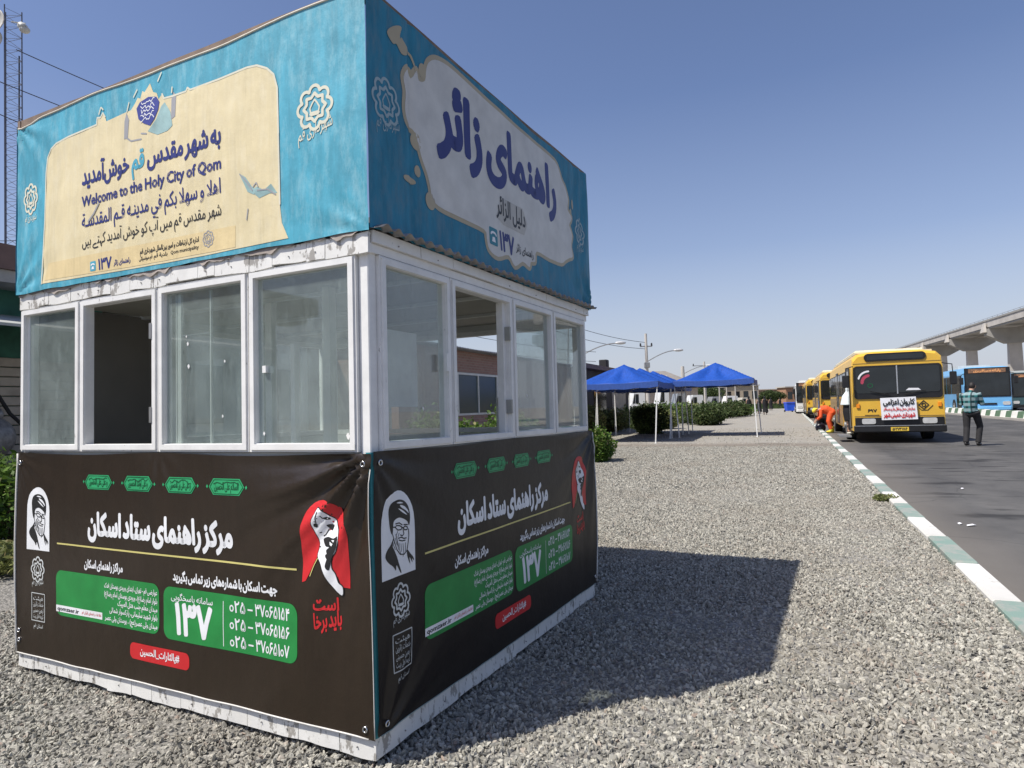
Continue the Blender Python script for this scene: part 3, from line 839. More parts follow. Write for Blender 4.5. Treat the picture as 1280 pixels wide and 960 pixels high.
# top frame beams over the banners
for F, zz in (('L', 2.978), ('R', 2.985), ('B', 2.98), ('S', 2.978)):
    T = FT(F); vs = []; fs = []; n = 40
    for i in range(n + 1):
        a = -.02 + (KW + .05) * i / n; s_ = .006 * noise.noise((a * 2, zz, 1)) + (.02 * ramp01(a, 1.4, 2.4) if F == 'R' else 0) + (.008 * ramp01(a, 1.2, 2.4) if F == 'L' else 0)
        for z, d in ((zz - .03 + s_, .0), (zz - .03 + s_, .026), (zz + .036 + s_, .026), (zz + .036 + s_, .0)): vs.append(T(a, z, d))
    for i in range(n):
        for q in range(4): fs.append((i * 4 + q, i * 4 + (q + 1) % 4, i * 4 + 4 + (q + 1) % 4, i * 4 + 4 + q))
    m = MB(); m.add(vs, fs + [(0, 1, 2, 3), (n * 4 + 3, n * 4 + 2, n * 4 + 1, n * 4)]); m.build("top_beam", M_RUST, kiosk)
# strips of light hem along the lower banner edges, teal cloth at the corner, eyelets
def hem(F, name, path, dfun, r, mat, par, off=.001):
    T = FT(F); m = MB(); m.tube([T(a, z, dfun(a, z) + off) for a, z in path], r, 6); return m.build(name, mat, par, smooth=True)
M_HEM = simple("pale_hem", (.62, .60, .56), .6, .15, 12)
hem('L', "hem", [(-.004, .085 + i * .0533) for i in range(21)], d_lowL, .0055, M_HEM, lowL)
hem('L', "hem", [(i * .06, .080 + .004 * noise.noise((i * .06 * 5, 2, 4))) for i in range(41)], d_lowL, .0035, M_HEM, lowL)
hem('L', "hem", [(KW + .017, .085 + i * .0533) for i in range(20)], d_lowL, .002, M_HEM, lowL)
hem('R', "hem", [(KW + .022, .10 + i * .0525) for i in range(21)], d_lowR, .0055, M_HEM, lowR)
hem('R', "hem", [(i * .06, .090 + .004 * noise.noise((i * .06 * 5, 6, 4))) for i in range(41)], d_lowR, .0022, simple("greenish_hem", (.25, .32, .3), .6), lowR)
hem('L', "hem", [(i * .04, zt_upL(i * .04)) for i in range(62)], d_upL, .005, simple("cream_hem", (.62, .58, .48), .6), upL)
m = MB()
vs = []; fs = []
for i in range(24):
    z = 1.162 - i * .047; wv = .001 + .003 * noise.noise((z * 4, 2, 2)) + .012 * math.exp(-(1.16 - z) / .1)
    vs += [Vector((-wv - .001, -.014, z)), Vector((.012 + .002 * noise.noise((z * 5, 1, 1)), -.016, z)), Vector((.016, wv + .001, z))]
fs = [(3 * i + k, 3 * i + 3 + k, 3 * i + 4 + k, 3 * i + 1 + k) for i in range(23) for k in (0, 1)]
m.add(vs, fs); o = m.build("teal_corner_strip", M_TEAL, kiosk, smooth=True)
def ring(F, a, z, dfun, par, r=.010):
    T = FT(F); m = MB(); p = [(a + r * math.cos(t * math.pi / 6), z + r * math.sin(t * math.pi / 6)) for t in range(13)]
    m.tube([T(x, y, dfun(a, z) + .003) for x, y in p], .0035, 6, False); return m.build("eyelet", M_CHROME, par, smooth=True)
for a, z in ((2.385, .115), (2.395, 1.118), (.022, .15), (.022, 1.10), (.02, .20)): ring('L', a, z, d_lowL, lowL)
for a, z in ((.03, .125), (.025, 1.12), (2.40, .14)): ring('R', a, z, d_lowR, lowR)

# --- prints
def stick(name, F, dfun, par, VF, mat, layer=1, grid=None, label=None):
    V, Fs = VF
    hh_ = max(p[1] for p in V) - min(p[1] for p in V)
    if grid or hh_ > .07: grid = .016
    if name in ('city_emblem', 'small_emblem', 'emblem_script', 'panel_outline', 'cartouche_rim', 'cartouche_script'): grid = None
    if grid: V, Fs = cut_grid(V, Fs, grid)
    T = FT(F); m = MB(); m.add([T(a, z, dfun(a, z) + .0006 + .0009 * layer) for a, z in V], Fs)
    me = bpy.data.meshes.new(name); me.from_pydata(m.v, [], m.f); me.materials.append(mat)
    me.polygons.foreach_set('use_smooth', [True] * len(me.polygons))
    o = bpy.data.objects.new(name, me); COL.objects.link(o); o.parent = par
    if label: o['label'] = label
    return o
def emblem(cx, cz, rx, rz, r):
    ln = []
    sc_ = []
    for k in range(8):
        c = k * 45 + 90
        for t in range(-4, 5):
            an = R(c + t * 5.2 * 4.1 / 4)
            lobe = 1 - .0 * t
            bx = math.cos(R(c)) * .72 + .30 * math.cos(R(c + t * 21.6)); bz = math.sin(R(c)) * .72 + .30 * math.sin(R(c + t * 21.6))
            sc_.append((cx + rx * bx, cz + rz * bz))
    ln.append(sc_ + [sc_[0]])
    st = []
    for k in range(16):
        q = .66 if k % 2 == 0 else .50
        st.append((cx + rx * q * math.cos(R(90 + k * 22.5)), cz + rz * q * math.sin(R(90 + k * 22.5))))
    ln.append(st + [st[0]])
    hs = [(cx - rx * .22, cz - rz * .28), (cx - rx * .28, cz - rz * .02), (cx - rx * .14, cz + rz * .2), (cx, cz + rz * .36), (cx + rx * .14, cz + rz * .2), (cx + rx * .28, cz - rz * .02), (cx + rx * .22, cz - rz * .28)]
    return union(strokes(ln, r, 6) + strokes([hs], r * .55, 6) + strokes([[hs[0], hs[-1]]], r * 1.3, 4))
def squiggle(x0, x1, z, h, r, seed):
    rnd = random.Random(seed); p = []
    n = 9
    for i in range(n + 1):
        p.append((x0 + (x1 - x0) * i / n + rnd.uniform(-.3, .3) * (x1 - x0) / n, z + rnd.uniform(-.5, .5) * h))
    return union(strokes([p], r, 4))

# upper left banner
U = dict(F='L', dfun=d_upL, par=upL)
cream = [(.245, 2.06), (.262, 2.40), (.268, 2.66), (.280, 2.745), (.310, 2.785), (.36, 2.805), (.475, 2.817), (.72, 2.825), (.725, 2.86), (.75, 2.855), (.77, 2.875), (.79, 2.85), (.80, 2.825), (.93, 2.832), (1.0, 2.835), (1.03, 2.86), (1.05, 2.885), (1.07, 2.875), (1.085, 2.91), (1.10, 2.90),
         (1.14, 2.935), (1.165, 2.885), (1.19, 2.875), (1.205, 2.84), (1.23, 2.86), (1.245, 2.835), (1.30, 2.832), (1.40, 2.83), (1.41, 2.845), (1.43, 2.83), (1.62, 2.832), (1.80, 2.835), (1.86, 2.829), (1.92, 2.80), (1.96, 2.763), (1.98, 2.70), (1.986, 2.5), (1.987, 2.2), (1.995, 2.12), (2.03, 2.05), (1.5, 2.045), (.9, 2.05)]
stick("cream_panel", layer=1, VF=poly(cream), mat=M_CREAM, grid=.032, **U)
stick("panel_outline", layer=2, VF=union(strokes([cream[:12]], .0045, 5)), mat=I_PALE, **U)
stick("panel_outline", layer=2, VF=union(strokes([cream[-18:-4]], .0045, 5)), mat=I_PALE, **U)
stick("yellow_band", layer=2, VF=poly([(.27, 2.075), (.30, 2.165), (1.0, 2.160), (1.72, 2.152), (1.72, 2.055), (1.0, 2.06)]), mat=M_YBAND, grid=.032, **U)
stick("lettering", layer=3, VF=fit("خوش‌آمدید", .596, .985, 2.535, .082, .034), mat=I_NAVY, **U)
stick("lettering", layer=3, VF=fit("قم", 1.005, 1.105, 2.535, .082, .034), mat=I_CY, **U)
stick("lettering", layer=3, VF=fit("به شهر مقدس", 1.125, 1.640, 2.535, .082, .034), mat=I_NAVY, **U)
stick("lettering", layer=3, VF=fit("Welcome to the Holy City of Qom", .596, 1.639, 2.420, .050, .026), mat=I_NAVY, **U)
stick("lettering", layer=3, VF=fit("اهلاً و سَهلاً بِکُم في مدینـه قـم المُقدسـة", .600, 1.634, 2.312, .062, .014), mat=I_NAVY, **U)
stick("lettering", layer=3, VF=fit("شهر مقدس قم میں آپ کو خوش آمدید کہتے ہیں", .604, 1.633, 2.212, .050, .002), mat=I_BLACK, **U)
stick("phone_icon", layer=3, VF=poly(rrect(.672, 2.075, .718, 2.125, .006)), mat=I_CY, **U)
stick("phone_symbol", layer=4, VF=union(strokes([arcpts(.695, 2.103, .014, .008, 160, 20, 6)], .0035, 5) + [[(.684, 2.084), (.706, 2.084), (.702, 2.098), (.688, 2.098)]]), mat=I_WHITE, **U)
stick("lettering", layer=3, VF=fit("۱۳۷", .738, .846, 2.076, .052, .03), mat=I_NAVY, **U)
stick("lettering", layer=3, VF=fit("راهنمای زائر", .862, .990, 2.085, .022, .028), mat=I_NAVY, **U)
stick("lettering", layer=3, VF=fit("اداره کل ارتباطات و امور بین‌الملل شهرداری قم", 1.062, 1.483, 2.114, .022, .026), mat=I_BLACK, **U)
stick("lettering", layer=3, VF=fit("بلدیة قم", 1.165, 1.262, 2.082, .017, .018), mat=I_BLACK, **U)
stick("lettering", layer=3, VF=fit("قم میونسپلٹی", 1.055, 1.155, 2.082, .017, .018), mat=I_BLACK, **U)
stick("lettering", layer=3, VF=fit("Qom municipality", 1.285, 1.482, 2.082, .016, .014), mat=I_BLACK, **U)
stick("small_emblem", layer=3, VF=emblem(1.545, 2.117, .034, .036, .0025), mat=I_GREY, **U)
shield = [(1.045, 2.83), (1.07, 2.856), (1.132, 2.869), (1.19, 2.856), (1.212, 2.827), (1.205, 2.79), (1.18, 2.75), (1.147, 2.724), (1.10, 2.745), (1.06, 2.775)]
stick("purple_shield", layer=3, VF=poly(shield), mat=ink("violet_ink", (.05, .06, .27)), **U)
stick("shield_script", layer=4, VF=merge([squiggle(1.08, 1.175, z_, .022, .0022, i) for i, z_ in enumerate((2.845, 2.825, 2.805, 2.785, 2.765))]), mat=I_WHITE, **U)
stick("faded_dome_print", layer=2, VF=poly([(1.13, 2.70), (1.19, 2.745), (1.225, 2.80), (1.25, 2.815), (1.29, 2.76), (1.306, 2.69), (1.27, 2.672), (1.2, 2.668)]), mat=I_GREYG, **U)
stick("faded_minaret_print", layer=2, VF=union([[(.945, 2.70), (.975, 2.70), (.985, 2.79), (.965, 2.83), (.95, 2.79)], [(1.295, 2.72), (1.325, 2.73), (1.33, 2.83), (1.312, 2.85), (1.298, 2.82)]] + strokes([[(.955, 2.71), (1.0, 2.68), (1.08, 2.672)], [(1.08, 2.70), (1.12, 2.69)]], .004, 5)), mat=I_GREY, **U)
stick("splash_print", layer=3, VF=union(strokes([[(.97, 2.835), (.985, 2.875)], [(1.02, 2.895), (1.045, 2.925)], [(1.20, 2.93), (1.225, 2.965)], [(.74, 2.875), (.755, 2.905)], [(1.30, 2.85), (1.302, 2.875)], [(.775, 2.89), (.76, 2.905)]], .004, 6)), mat=I_PALE, **U)
stick("dove_print", layer=2, VF=union([[(1.75, 2.375), (1.79, 2.35), (1.83, 2.30), (1.86, 2.285), (1.84, 2.265), (1.80, 2.285)], [(1.85, 2.30), (1.90, 2.275), (1.94, 2.295), (1.975, 2.25), (1.93, 2.255), (1.87, 2.245), (1.845, 2.265)]]), mat=I_GREYG, **U)
stick("dove_print", layer=3, VF=union(strokes([[(1.755, 2.37), (1.80, 2.325), (1.83, 2.285)], [(1.835, 2.30), (1.855, 2.315), (1.865, 2.295)], [(1.86, 2.28), (1.92, 2.275), (1.965, 2.245)], [(1.80, 2.21), (1.79, 2.165)]], .003, 5)), mat=I_GREY, **U)
stick("worn_streak", layer=4, VF=union(strokes([[(.74, 2.415), (.70, 2.37), (.655, 2.335)]], .005, 5)), mat=I_GREY, **U)
stick("city_emblem", layer=1.5, VF=emblem(2.186, 2.567, .090, .090, .0068), mat=I_PALE, **U)
stick("emblem_script", layer=1.5, VF=fit("شهرداری قم", 2.095, 2.280, 2.440, .045, .008, 2.475), mat=I_PALE, **U)
stick("city_emblem", layer=1.5, VF=emblem(.120, 2.545, .060, .082, .0058), mat=I_PALE, **U)
stick("emblem_script", layer=1.5, VF=fit("شهرداری قم", .065, .180, 2.425, .034, .004), mat=I_PALE, **U)

# upper right banner
U = dict(F='R', dfun=d_upR, par=upR)
blob = [(.218, 2.603), (.225, 2.68), (.210, 2.74), (.248, 2.791), (.27, 2.76), (.310, 2.812), (.325, 2.775), (.373, 2.796), (.385, 2.86), (.416, 2.905), (.487, 2.942), (.633, 2.955), (.9, 2.94), (1.193, 2.93), (1.55, 2.93), (1.852, 2.925), (1.93, 2.87), (1.956, 2.837), (2.02, 2.80), (2.064, 2.733), (2.05, 2.66), (2.12, 2.62), (2.07, 2.56), (2.13, 2.50), (2.099, 2.421), (2.13, 2.36), (2.05, 2.33), (1.98, 2.30), (1.913, 2.270), (1.72, 2.262), (1.525, 2.265), (1.50, 2.20), (1.44, 2.185), (1.42, 2.15), (1.33, 2.165), (1.228, 2.120), (1.15, 2.165), (1.02, 2.13), (.924, 2.149), (.90, 2.20), (.876, 2.243), (.66, 2.246), (.461, 2.251), (.41, 2.28), (.396, 2.324), (.372, 2.377), (.33, 2.44), (.288, 2.527), (.24, 2.55)]
blob = cr(blob, 3)
cx_ = sum(p[0] for p in blob) / len(blob); cz_ = sum(p[1] for p in blob) / len(blob)
stick("panel_border", layer=1, VF=cut_grid(*union([[(cx_ + (p[0] - cx_) * 1.0, p[1])for p in blob]] + strokes([blob + [blob[0]]], .022, 8)), .05), mat=I_TAN, **U)
stick("pale_panel", layer=2, VF=poly(blob), mat=ink("pale_panel_print", (.60, .59, .55), var=.1), grid=.032, **U)
for cx, cz, rx, rz in ((.295, 2.49, .035, .04), (.395, 2.255, .04, .04), (.355, 2.83, .03, .035), (.30, 2.36, .022, .026), (.24, 2.305, .045, .016), (2.14, 2.72, .02, .035), (2.10, 2.66, .015, .02)):
    stick("splash_print", layer=2, VF=poly(arcpts(cx, cz, rx, rz, 0, 345, 18)), mat=I_TAN, **U)
stick("bird_print", layer=2, VF=union([cr([(.10, 2.88), (.15, 2.93), (.20, 2.95), (.19, 2.90), (.235, 2.885), (.24, 2.85), (.20, 2.835), (.165, 2.86), (.14, 2.85)])] + strokes([[(.20, 2.90), (.27, 2.86), (.31, 2.80)]], .006, 5)), mat=I_TAN, **U)
stick("lettering", layer=3, VF=fit("زائر", .456, .885, 2.583, .245, .056), mat=I_NAVY, **U)
stick("lettering", layer=3, VF=fit("راهنمای", .920, 1.853, 2.600, .232, .050), mat=I_NAVY, **U)
stick("grey_patch", layer=3, VF=poly([(1.02, 2.345), (1.10, 2.32), (1.36, 2.325), (1.40, 2.40), (1.34, 2.475), (1.08, 2.465)]), mat=ink("grey_patch_print", (.47, .45, .40), var=.1), **U)
stick("lettering", layer=4, VF=fit("دلیل الزائر", 1.020, 1.374, 2.372, .085, .020), mat=I_BLACK, **U)
stick("phone_icon", layer=3, VF=poly(rrect(.930, 2.182, 1.022, 2.275, .010)), mat=ink("teal_icon_ink", (.02, .20, .26)), **U)
stick("phone_symbol", layer=4, VF=union(strokes([arcpts(.976, 2.235, .030, .016, 165, 15, 6)], .006, 5) + [[(.955, 2.20), (.997, 2.20), (.988, 2.226), (.964, 2.226)]]), mat=I_WHITE, **U)
stick("lettering", layer=3, VF=fit("۱۳۷", 1.045, 1.222, 2.178, .095, .042), mat=I_NAVY, **U)
stick("lettering", layer=3, VF=fit("راهنمای زائر", 1.246, 1.476, 2.212, .038, .024), mat=I_BLACK, **U)
stick("city_emblem", layer=1, VF=emblem(.088, 2.580, .086, .094, .0062), mat=ink("grey_emblem_ink", (.32, .42, .45)), **U)
stick("emblem_script", layer=1, VF=fit("شهرداری قم", .02, .175, 2.455, .045, .006, 2.49), mat=ink("grey_emblem_ink", (.32, .42, .45)), **U)
stick("city_emblem", layer=1, VF=emblem(2.266, 2.555, .082, .094, .0062), mat=ink("grey_emblem_ink", (.32, .42, .45)), **U)
stick("emblem_script", layer=1, VF=fit("شهرداری قم", 2.20, 2.33, 2.43, .045, .006), mat=ink("grey_emblem_ink", (.32, .42, .45)), **U)

# both lower banners carry the same print
def man_portrait(F, dfun, par, a0, a1, z0, z1):
    def P(pts): return [(a0 + (x - 35) / 210. * (a1 - a0), z0 + ((610 - .333 * (x - 35)) - y) / 512. * (z1 - z0)) for x, y in pts]
    k = dict(F=F, dfun=dfun, par=par)
    w_ = (a1 - a0); r = w_ / 2; zc = z1 - r * 1.18
    arch = [(a0, z0), (a1, z0)] + arcpts((a0 + a1) / 2, zc, r, r * 1.18, 0, 180, 14)
    stick("portrait_arch", layer=1, VF=poly(arch), mat=I_WHITE, grid=.032, label="white arch holding a drawn portrait of a bearded man in a turban", **k)
    blk = [P(q) for q in (
        [(90, 300), (86, 250), (86, 200), (98, 152), (125, 126), (152, 116), (182, 120), (205, 145), (215, 185), (214, 235), (206, 268), (198, 246), (178, 232), (150, 226), (128, 238), (116, 258), (112, 285), (108, 320), (100, 330)],
        [(112, 350), (92, 392), (66, 428), (56, 468), (74, 500), (104, 522), (120, 545), (126, 512), (148, 556), (154, 552), (140, 500), (128, 458), (112, 420), (104, 400)],
        [(194, 416), (214, 440), (232, 462), (236, 484), (224, 470), (226, 496), (208, 462), (212, 505), (196, 462)])]
    ln = [P(q) for q in ([(126, 288), (132, 276), (150, 274), (164, 282), (160, 298), (140, 302), (126, 288)], [(174, 284), (184, 274), (198, 280), (196, 294), (180, 298), (174, 284)], [(164, 284), (174, 285)],
        [(104, 288), (126, 286)], [(104, 300), (104, 325), (110, 345)], [(128, 266), (148, 258), (166, 268)], [(176, 266), (198, 264)], [(170, 290), (176, 322), (166, 336), (156, 330)], [(142, 352), (160, 344), (176, 350), (190, 346)],
        [(146, 362), (166, 366), (184, 360)], [(204, 290), (206, 330), (200, 380), (194, 420)], [(110, 345), (118, 380), (130, 420), (152, 448), (176, 446), (192, 424)], [(128, 330), (134, 360), (140, 400)])]
    thin = [P(q) for q in ([(146, 380), (148, 420), (156, 450)], [(158, 384), (160, 430)], [(170, 382), (174, 436), (168, 460)], [(184, 376), (186, 428)], [(122, 350), (132, 392)], [(134, 372), (142, 420)], [(118, 370), (108, 392), (120, 420)], [(140, 310), (132, 330)], [(148, 320), (140, 345)])]
    stick("portrait_drawing", layer=2, VF=union(blk + strokes(ln, .0022, 5) + strokes(thin, .0013, 5)) if False else merge([poly(cr(b, 3)) for b in blk] + [union(strokes(ln, .0024, 5) + strokes(thin, .0015, 5))]), mat=I_BLACK, **k)
    wh = [P(q) for q in ([(150, 150), (178, 152), (200, 172), (206, 192), (186, 176), (160, 164)], [(140, 172), (168, 180), (196, 204), (168, 194)], [(128, 140), (150, 130), (172, 134), (150, 140)])]
    stick("portrait_highlight", layer=3, VF=merge([poly(cr(b, 3)) for b in wh]), mat=I_WHITE, **k)
def lower_print(F, dfun, par, oa, oz):
    k = dict(F=F, dfun=dfun, par=par)
    def mv(VF): return [(a + oa, z + oz) for a, z in VF[0]], VF[1]
    S = lambda name, VF, mat, layer=1, **q: stick(name, VF=mv(VF), mat=mat, layer=layer, **k, **q)
    rnd = random.Random(3)
    for (x0, x1, wd) in ((.588, .853, "و علی علی الحسین"), (.900, 1.162, "و علی اولاد الحسین"), (1.205, 1.462, "و علی علی بن الحسین"), (1.505, 1.770, "السلام علی الحسین")):
        xc = (x0 + x1) / 2; w2 = (x1 - x0) / 2 - .022; zc, h = 1.011, .036
        o_ = [(xc - w2, zc), (xc - w2 + .028, zc + h), (xc + w2 - .028, zc + h), (xc + w2, zc), (xc + w2 - .028, zc - h), (xc - w2 + .028, zc - h)]
        S("cartouche", poly(o_), I_LGREEN, 1, grid=.032)
        i_ = [(xc + (x - xc) * .93, zc + (z - zc) * .84) for x, z in o_]
        S("cartouche_rim", union(strokes([i_ + [i_[0]]], .0016, 4)), I_DGREEN, 2)
        S("cartouche_script", merge([fit(wd, xc - w2 + .035, xc + w2 - .035, zc - .012, .030, .020), squiggle(xc - w2 + .035, xc + w2 - .035, zc + .016, .016, .0022, xc * 100)]), I_DGREEN, 2)
        S("cartouche_bead", union([[(q - .007, zc), (q, zc + .009), (q + .007, zc), (q, zc - .009)] for q in (xc - w2 - .012, xc + w2 + .012)]), I_LGREEN, 1)
    S("title_lettering", fit("مرکز راهنمای ستاد اسکان", .637, 1.672, .752, .098, .052), I_WHITE, 1)
    S("yellow_rule", union([[(.367, .682), (2.039, .682), (2.039, .690), (.367, .690)]]), I_YELLOW, 1, grid=.032)
    S("lettering", fit("مراکز راهنمای اسکان", .605, .916, .583, .036, .040), I_WHITE, 1)
    S("lettering", fit("جهت اسکان با شماره‌های زیر تماس بگیرید", 1.279, 1.932, .578, .036, .040), I_WHITE, 1)
    S("green_panel", poly(rrect(.360, .318, 1.184, .550, .045)), I_GREEN, 1, grid=.032)
    S("green_panel", poly(rrect(1.215, .308, 2.046, .546, .045)), I_GREEN, 1, grid=.032)
    S("white_strip", union([[(.3605, .337), (.751, .337), (.751, .371), (.3605, .371)]]), I_WHITE, 2, grid=.032)
    S("lettering", fit("qomzaer.ir", .372, .560, .345, .019, .022), I_BLACK, 3)
    S("lettering", fit("اطلاعات راهنمای زائران قم", .585, .742, .350, .013, .004), I_RED, 3)
    for x0, zb, t in ((.770, .498, "عوارضی قم - تهران، ابتدای ورودی بوستان فدک"), (.770, .458, "بلوار امام رضا(ع)، ورودی بوستان امام رضا(ع)"), (.875, .420, "میدان معلم جنب هتل المپیک"), (.810, .382, "بلوار شهید سلیمانی، پارکسوار شمالی"), (.772, .342, "میدان ولی عصر(عج) ، بوستان ولی عصر")):
        S("lettering", fit(t, x0, 1.172, zb, .022, .016), I_WHITE, 2)
    S("lettering", fit("سامانه پاسخگویی", 1.267, 1.544, .490, .026, .008), I_WHITE, 2)
    S("lettering", fit("۱۳۷", 1.292, 1.542, .342, .128, .040), I_WHITE, 2)
    S("divider_line", union([[(1.609, .322), (1.6125, .322), (1.6125, .516), (1.609, .516)]]), I_WHITE, 2)
    for zb, t in ((.476, "۳۷۰۶۵۱۵۴"), (.402, "۳۷۰۶۵۱۵۶"), (.328, "۳۷۰۶۵۱۰۷")):
        S("lettering", fit("۰۲۵", 1.650, 1.748, zb, .046, .018), I_WHITE, 2)
        S("lettering", union([[(1.762, zb + .016), (1.792, zb + .016), (1.792, zb + .023), (1.762, zb + .023)]]), I_WHITE, 2)
        S("lettering", fit(t, 1.806, 2.002, zb, .046, .018), I_WHITE, 2)
    S("red_pill", poly(rrect(.969, .184, 1.390, .260, .028)), I_RED, 1, grid=.032)
    S("lettering", fit("#یالثارات_الحسین", 1.046, 1.323, .213, .030, .022), I_WHITE, 2)
    # emblem and framed calligraphy on the left
    S("city_emblem", emblem(.192, .537, .058, .064, .0042), I_GREYW, 1)
    S("emblem_script", fit("شهرداری قم", .140, .245, .455, .024, .003, .465), I_GREYW, 1)
    fr = [(.136, .267), (.255, .267), (.255, .411), (.136, .411)]
    S("script_frame", union(strokes([fr + [fr[0]]], .0022, 4)), I_GREYW, 1)
    for i, t in enumerate(("هیئت", "خدمات زائرین", "اربعین حسینی", "کریمه اهل بیت")):
        S("framed_script", fit(t, .150, .243, .375 - i * .031, .021, .006), I_GREYW, 1)
    S("framed_script", fit("استان قم", .155, .240, .232, .018, .003), I_GREYW, 1)
    # red arch with raised cloth and the red slogan
    xa0, xa1 = 2.074, 2.316; xc = (xa0 + xa1) / 2
    def Q(pts): return [(xa0 + (x - 35) / 290. * (xa1 - xa0), .642 + (622 - y) / 550. * .332) for x, y in pts]
    arch = [(xa0, .640)] + Q([(60, 612), (85, 560), (110, 500), (132, 450), (160, 470), (200, 540), (232, 600), (262, 560), (280, 630), (325, 634)]) + arcpts(xc, .84, (xa1 - xa0) / 2, .134, 0, 180, 14)
    S("red_arch", poly(arch), I_RED, 1, grid=.032, label="red arch with a drawn raised hand")
    hand = [(152, 124), (136, 160), (116, 205), (112, 240), (122, 275), (138, 325), (146, 378), (138, 440), (162, 492), (205, 590), (240, 640), (280, 682), (284, 628), (262, 600), (248, 545), (232, 505), (238, 440), (262, 395), (276, 330), (274, 275), (262, 235), (236, 196), (204, 166), (178, 140)]
    S("hand_outline", union(strokes([cr(Q(hand), 3) + [cr(Q(hand), 3)[0]]], .0045, 6)), I_BLACK, 2)
    S("hand_drawing", poly(cr(Q(hand), 3)), I_WHITE, 3)
    bk = [[(178, 190), (205, 180), (218, 196), (196, 200)], [(190, 236), (232, 232), (226, 268), (206, 262)], [(166, 332), (200, 312), (240, 318), (272, 300), (268, 370), (240, 440), (220, 520), (194, 500), (206, 440), (194, 400), (214, 376), (188, 372)], [(128, 228), (146, 234), (140, 254), (124, 248)], [(190, 430), (204, 420), (206, 450), (196, 446)]]
    S("hand_shading", merge([poly(cr(Q(b), 3)) for b in bk] + [union(strokes([Q([(152, 150), (140, 190), (138, 232)]), Q([(168, 176), (178, 192)]), Q([(200, 262), (180, 300), (168, 310)]), Q([(150, 290), (160, 286)]), Q([(142, 380), (154, 382)])], .0022, 5))]), I_BLACK, 4)
    S("hand_shading", merge([poly(Q(b)) for b in ([(216, 340), (240, 352), (232, 368), (218, 360)], [(226, 330), (250, 326), (244, 342)])]), I_WHITE, 5)
    S("robe_edge", union(strokes([Q([(138, 455), (112, 510), (88, 578)])], .0018, 5)), I_YELLOW, 2)
    S("red_script", fit("است", 2.137, 2.262, .538, .044, .030, .548), I_RED, 1)
    S("red_script", fit("باید برخا", 2.137, 2.275, .462, .056, .034, .492), I_RED, 1)
    S("red_dots", union([arcpts(x_, z_, .006, .006, 0, 300, 5) for x_, z_ in ((2.16, .575), (2.175, .578))]), I_RED, 1)
lower_print('L', d_lowL, lowL, 0, 0)
lower_print('R', d_lowR, lowR, -.052, .026)
man_portrait('L', d_lowL, lowL, .088, .297, .638, .972)
man_portrait('R', d_lowR, lowR, .022, .246, .660, 1.000)
#@@PART2
# ------------------------------------------------------------------ plants
def leaf_cloud(m, c, r, n, size, rnd, flat=.0, shell=.55):
    for i in range(n):
        while True:
            q = Vector((rnd.uniform(-1, 1), rnd.uniform(-1, 1), rnd.uniform(-1, 1)))
            if shell < q.length <= 1: break
        lump = 1 + .28 * noise.noise((q.x * 2.3 + c[0], q.y * 2.3 + c[1], q.z * 2.3))
        p = Vector(c) + Vector((q.x * r[0], q.y * r[1], q.z * r[2])) * lump
        if p.z < .02: continue
        a = Vector((rnd.gauss(0, 1), rnd.gauss(0, 1), rnd.gauss(0, .7))).normalized()
        b = a.cross(Vector((rnd.gauss(0, 1), rnd.gauss(0, 1), rnd.gauss(0, 1)))).normalized()
        s = size * rnd.uniform(.6, 1.3)
        k = len(m.v); m.v += [tuple(p - a * s), tuple(p + b * s * .45), tuple(p + a * s), tuple(p - b * s * .45)]
        m.f.append((k, k + 1, k + 2, k + 3)); m.mi.append(0)
MF1 = mat_foliage("bright_leaves", (.035, .075, .012), (.085, .15, .022))
MF2 = mat_foliage("dark_leaves", (.028, .048, .015), (.062, .09, .028), (.12, .12, .05))
MF3 = mat_foliage("dry_leaves", (.085, .10, .035), (.17, .19, .065), (.34, .27, .14))
M_STEM = simple("brown_stem", (.12, .085, .055), .9, .3, 20)
def bush(u, v, ru, rv, h, n, size, mat, label, group=None, seed=0, name="bush", z=0, clumps=5):
    rnd = random.Random(seed); e = empty(name, RV(u, v, z), RZ); tag(e, label, "bush", group)
    m = MB()
    for k in range(clumps):
        an = rnd.uniform(0, 6.28); d = rnd.uniform(.15, .6)
        hh = h * rnd.uniform(.34, .52); s = rnd.uniform(.45, .62)
        leaf_cloud(m, (math.cos(an) * d * rv, math.sin(an) * d * ru, hh * rnd.uniform(.85, 1.05)), (rv * s, ru * s, hh), n // clumps, size, rnd)
    m.build("foliage", mat, e)
    s = MB()
    for k in range(7):
        an = rnd.uniform(0, 6.28); q = rnd.uniform(.2, .6)
        s.tube([(0, 0, -.02), (math.cos(an) * q * rv * .5, math.sin(an) * q * ru * .5, h * .35), (math.cos(an) * q * rv, math.sin(an) * q * ru, h * .75)], [.02, .014, .006], 5)
    s.build("stem", M_STEM, e)
    return e
def bushw(p, *a, **k):
    u, v = uv_of(p[0], p[1]); return bush(u, v, *a, **k)

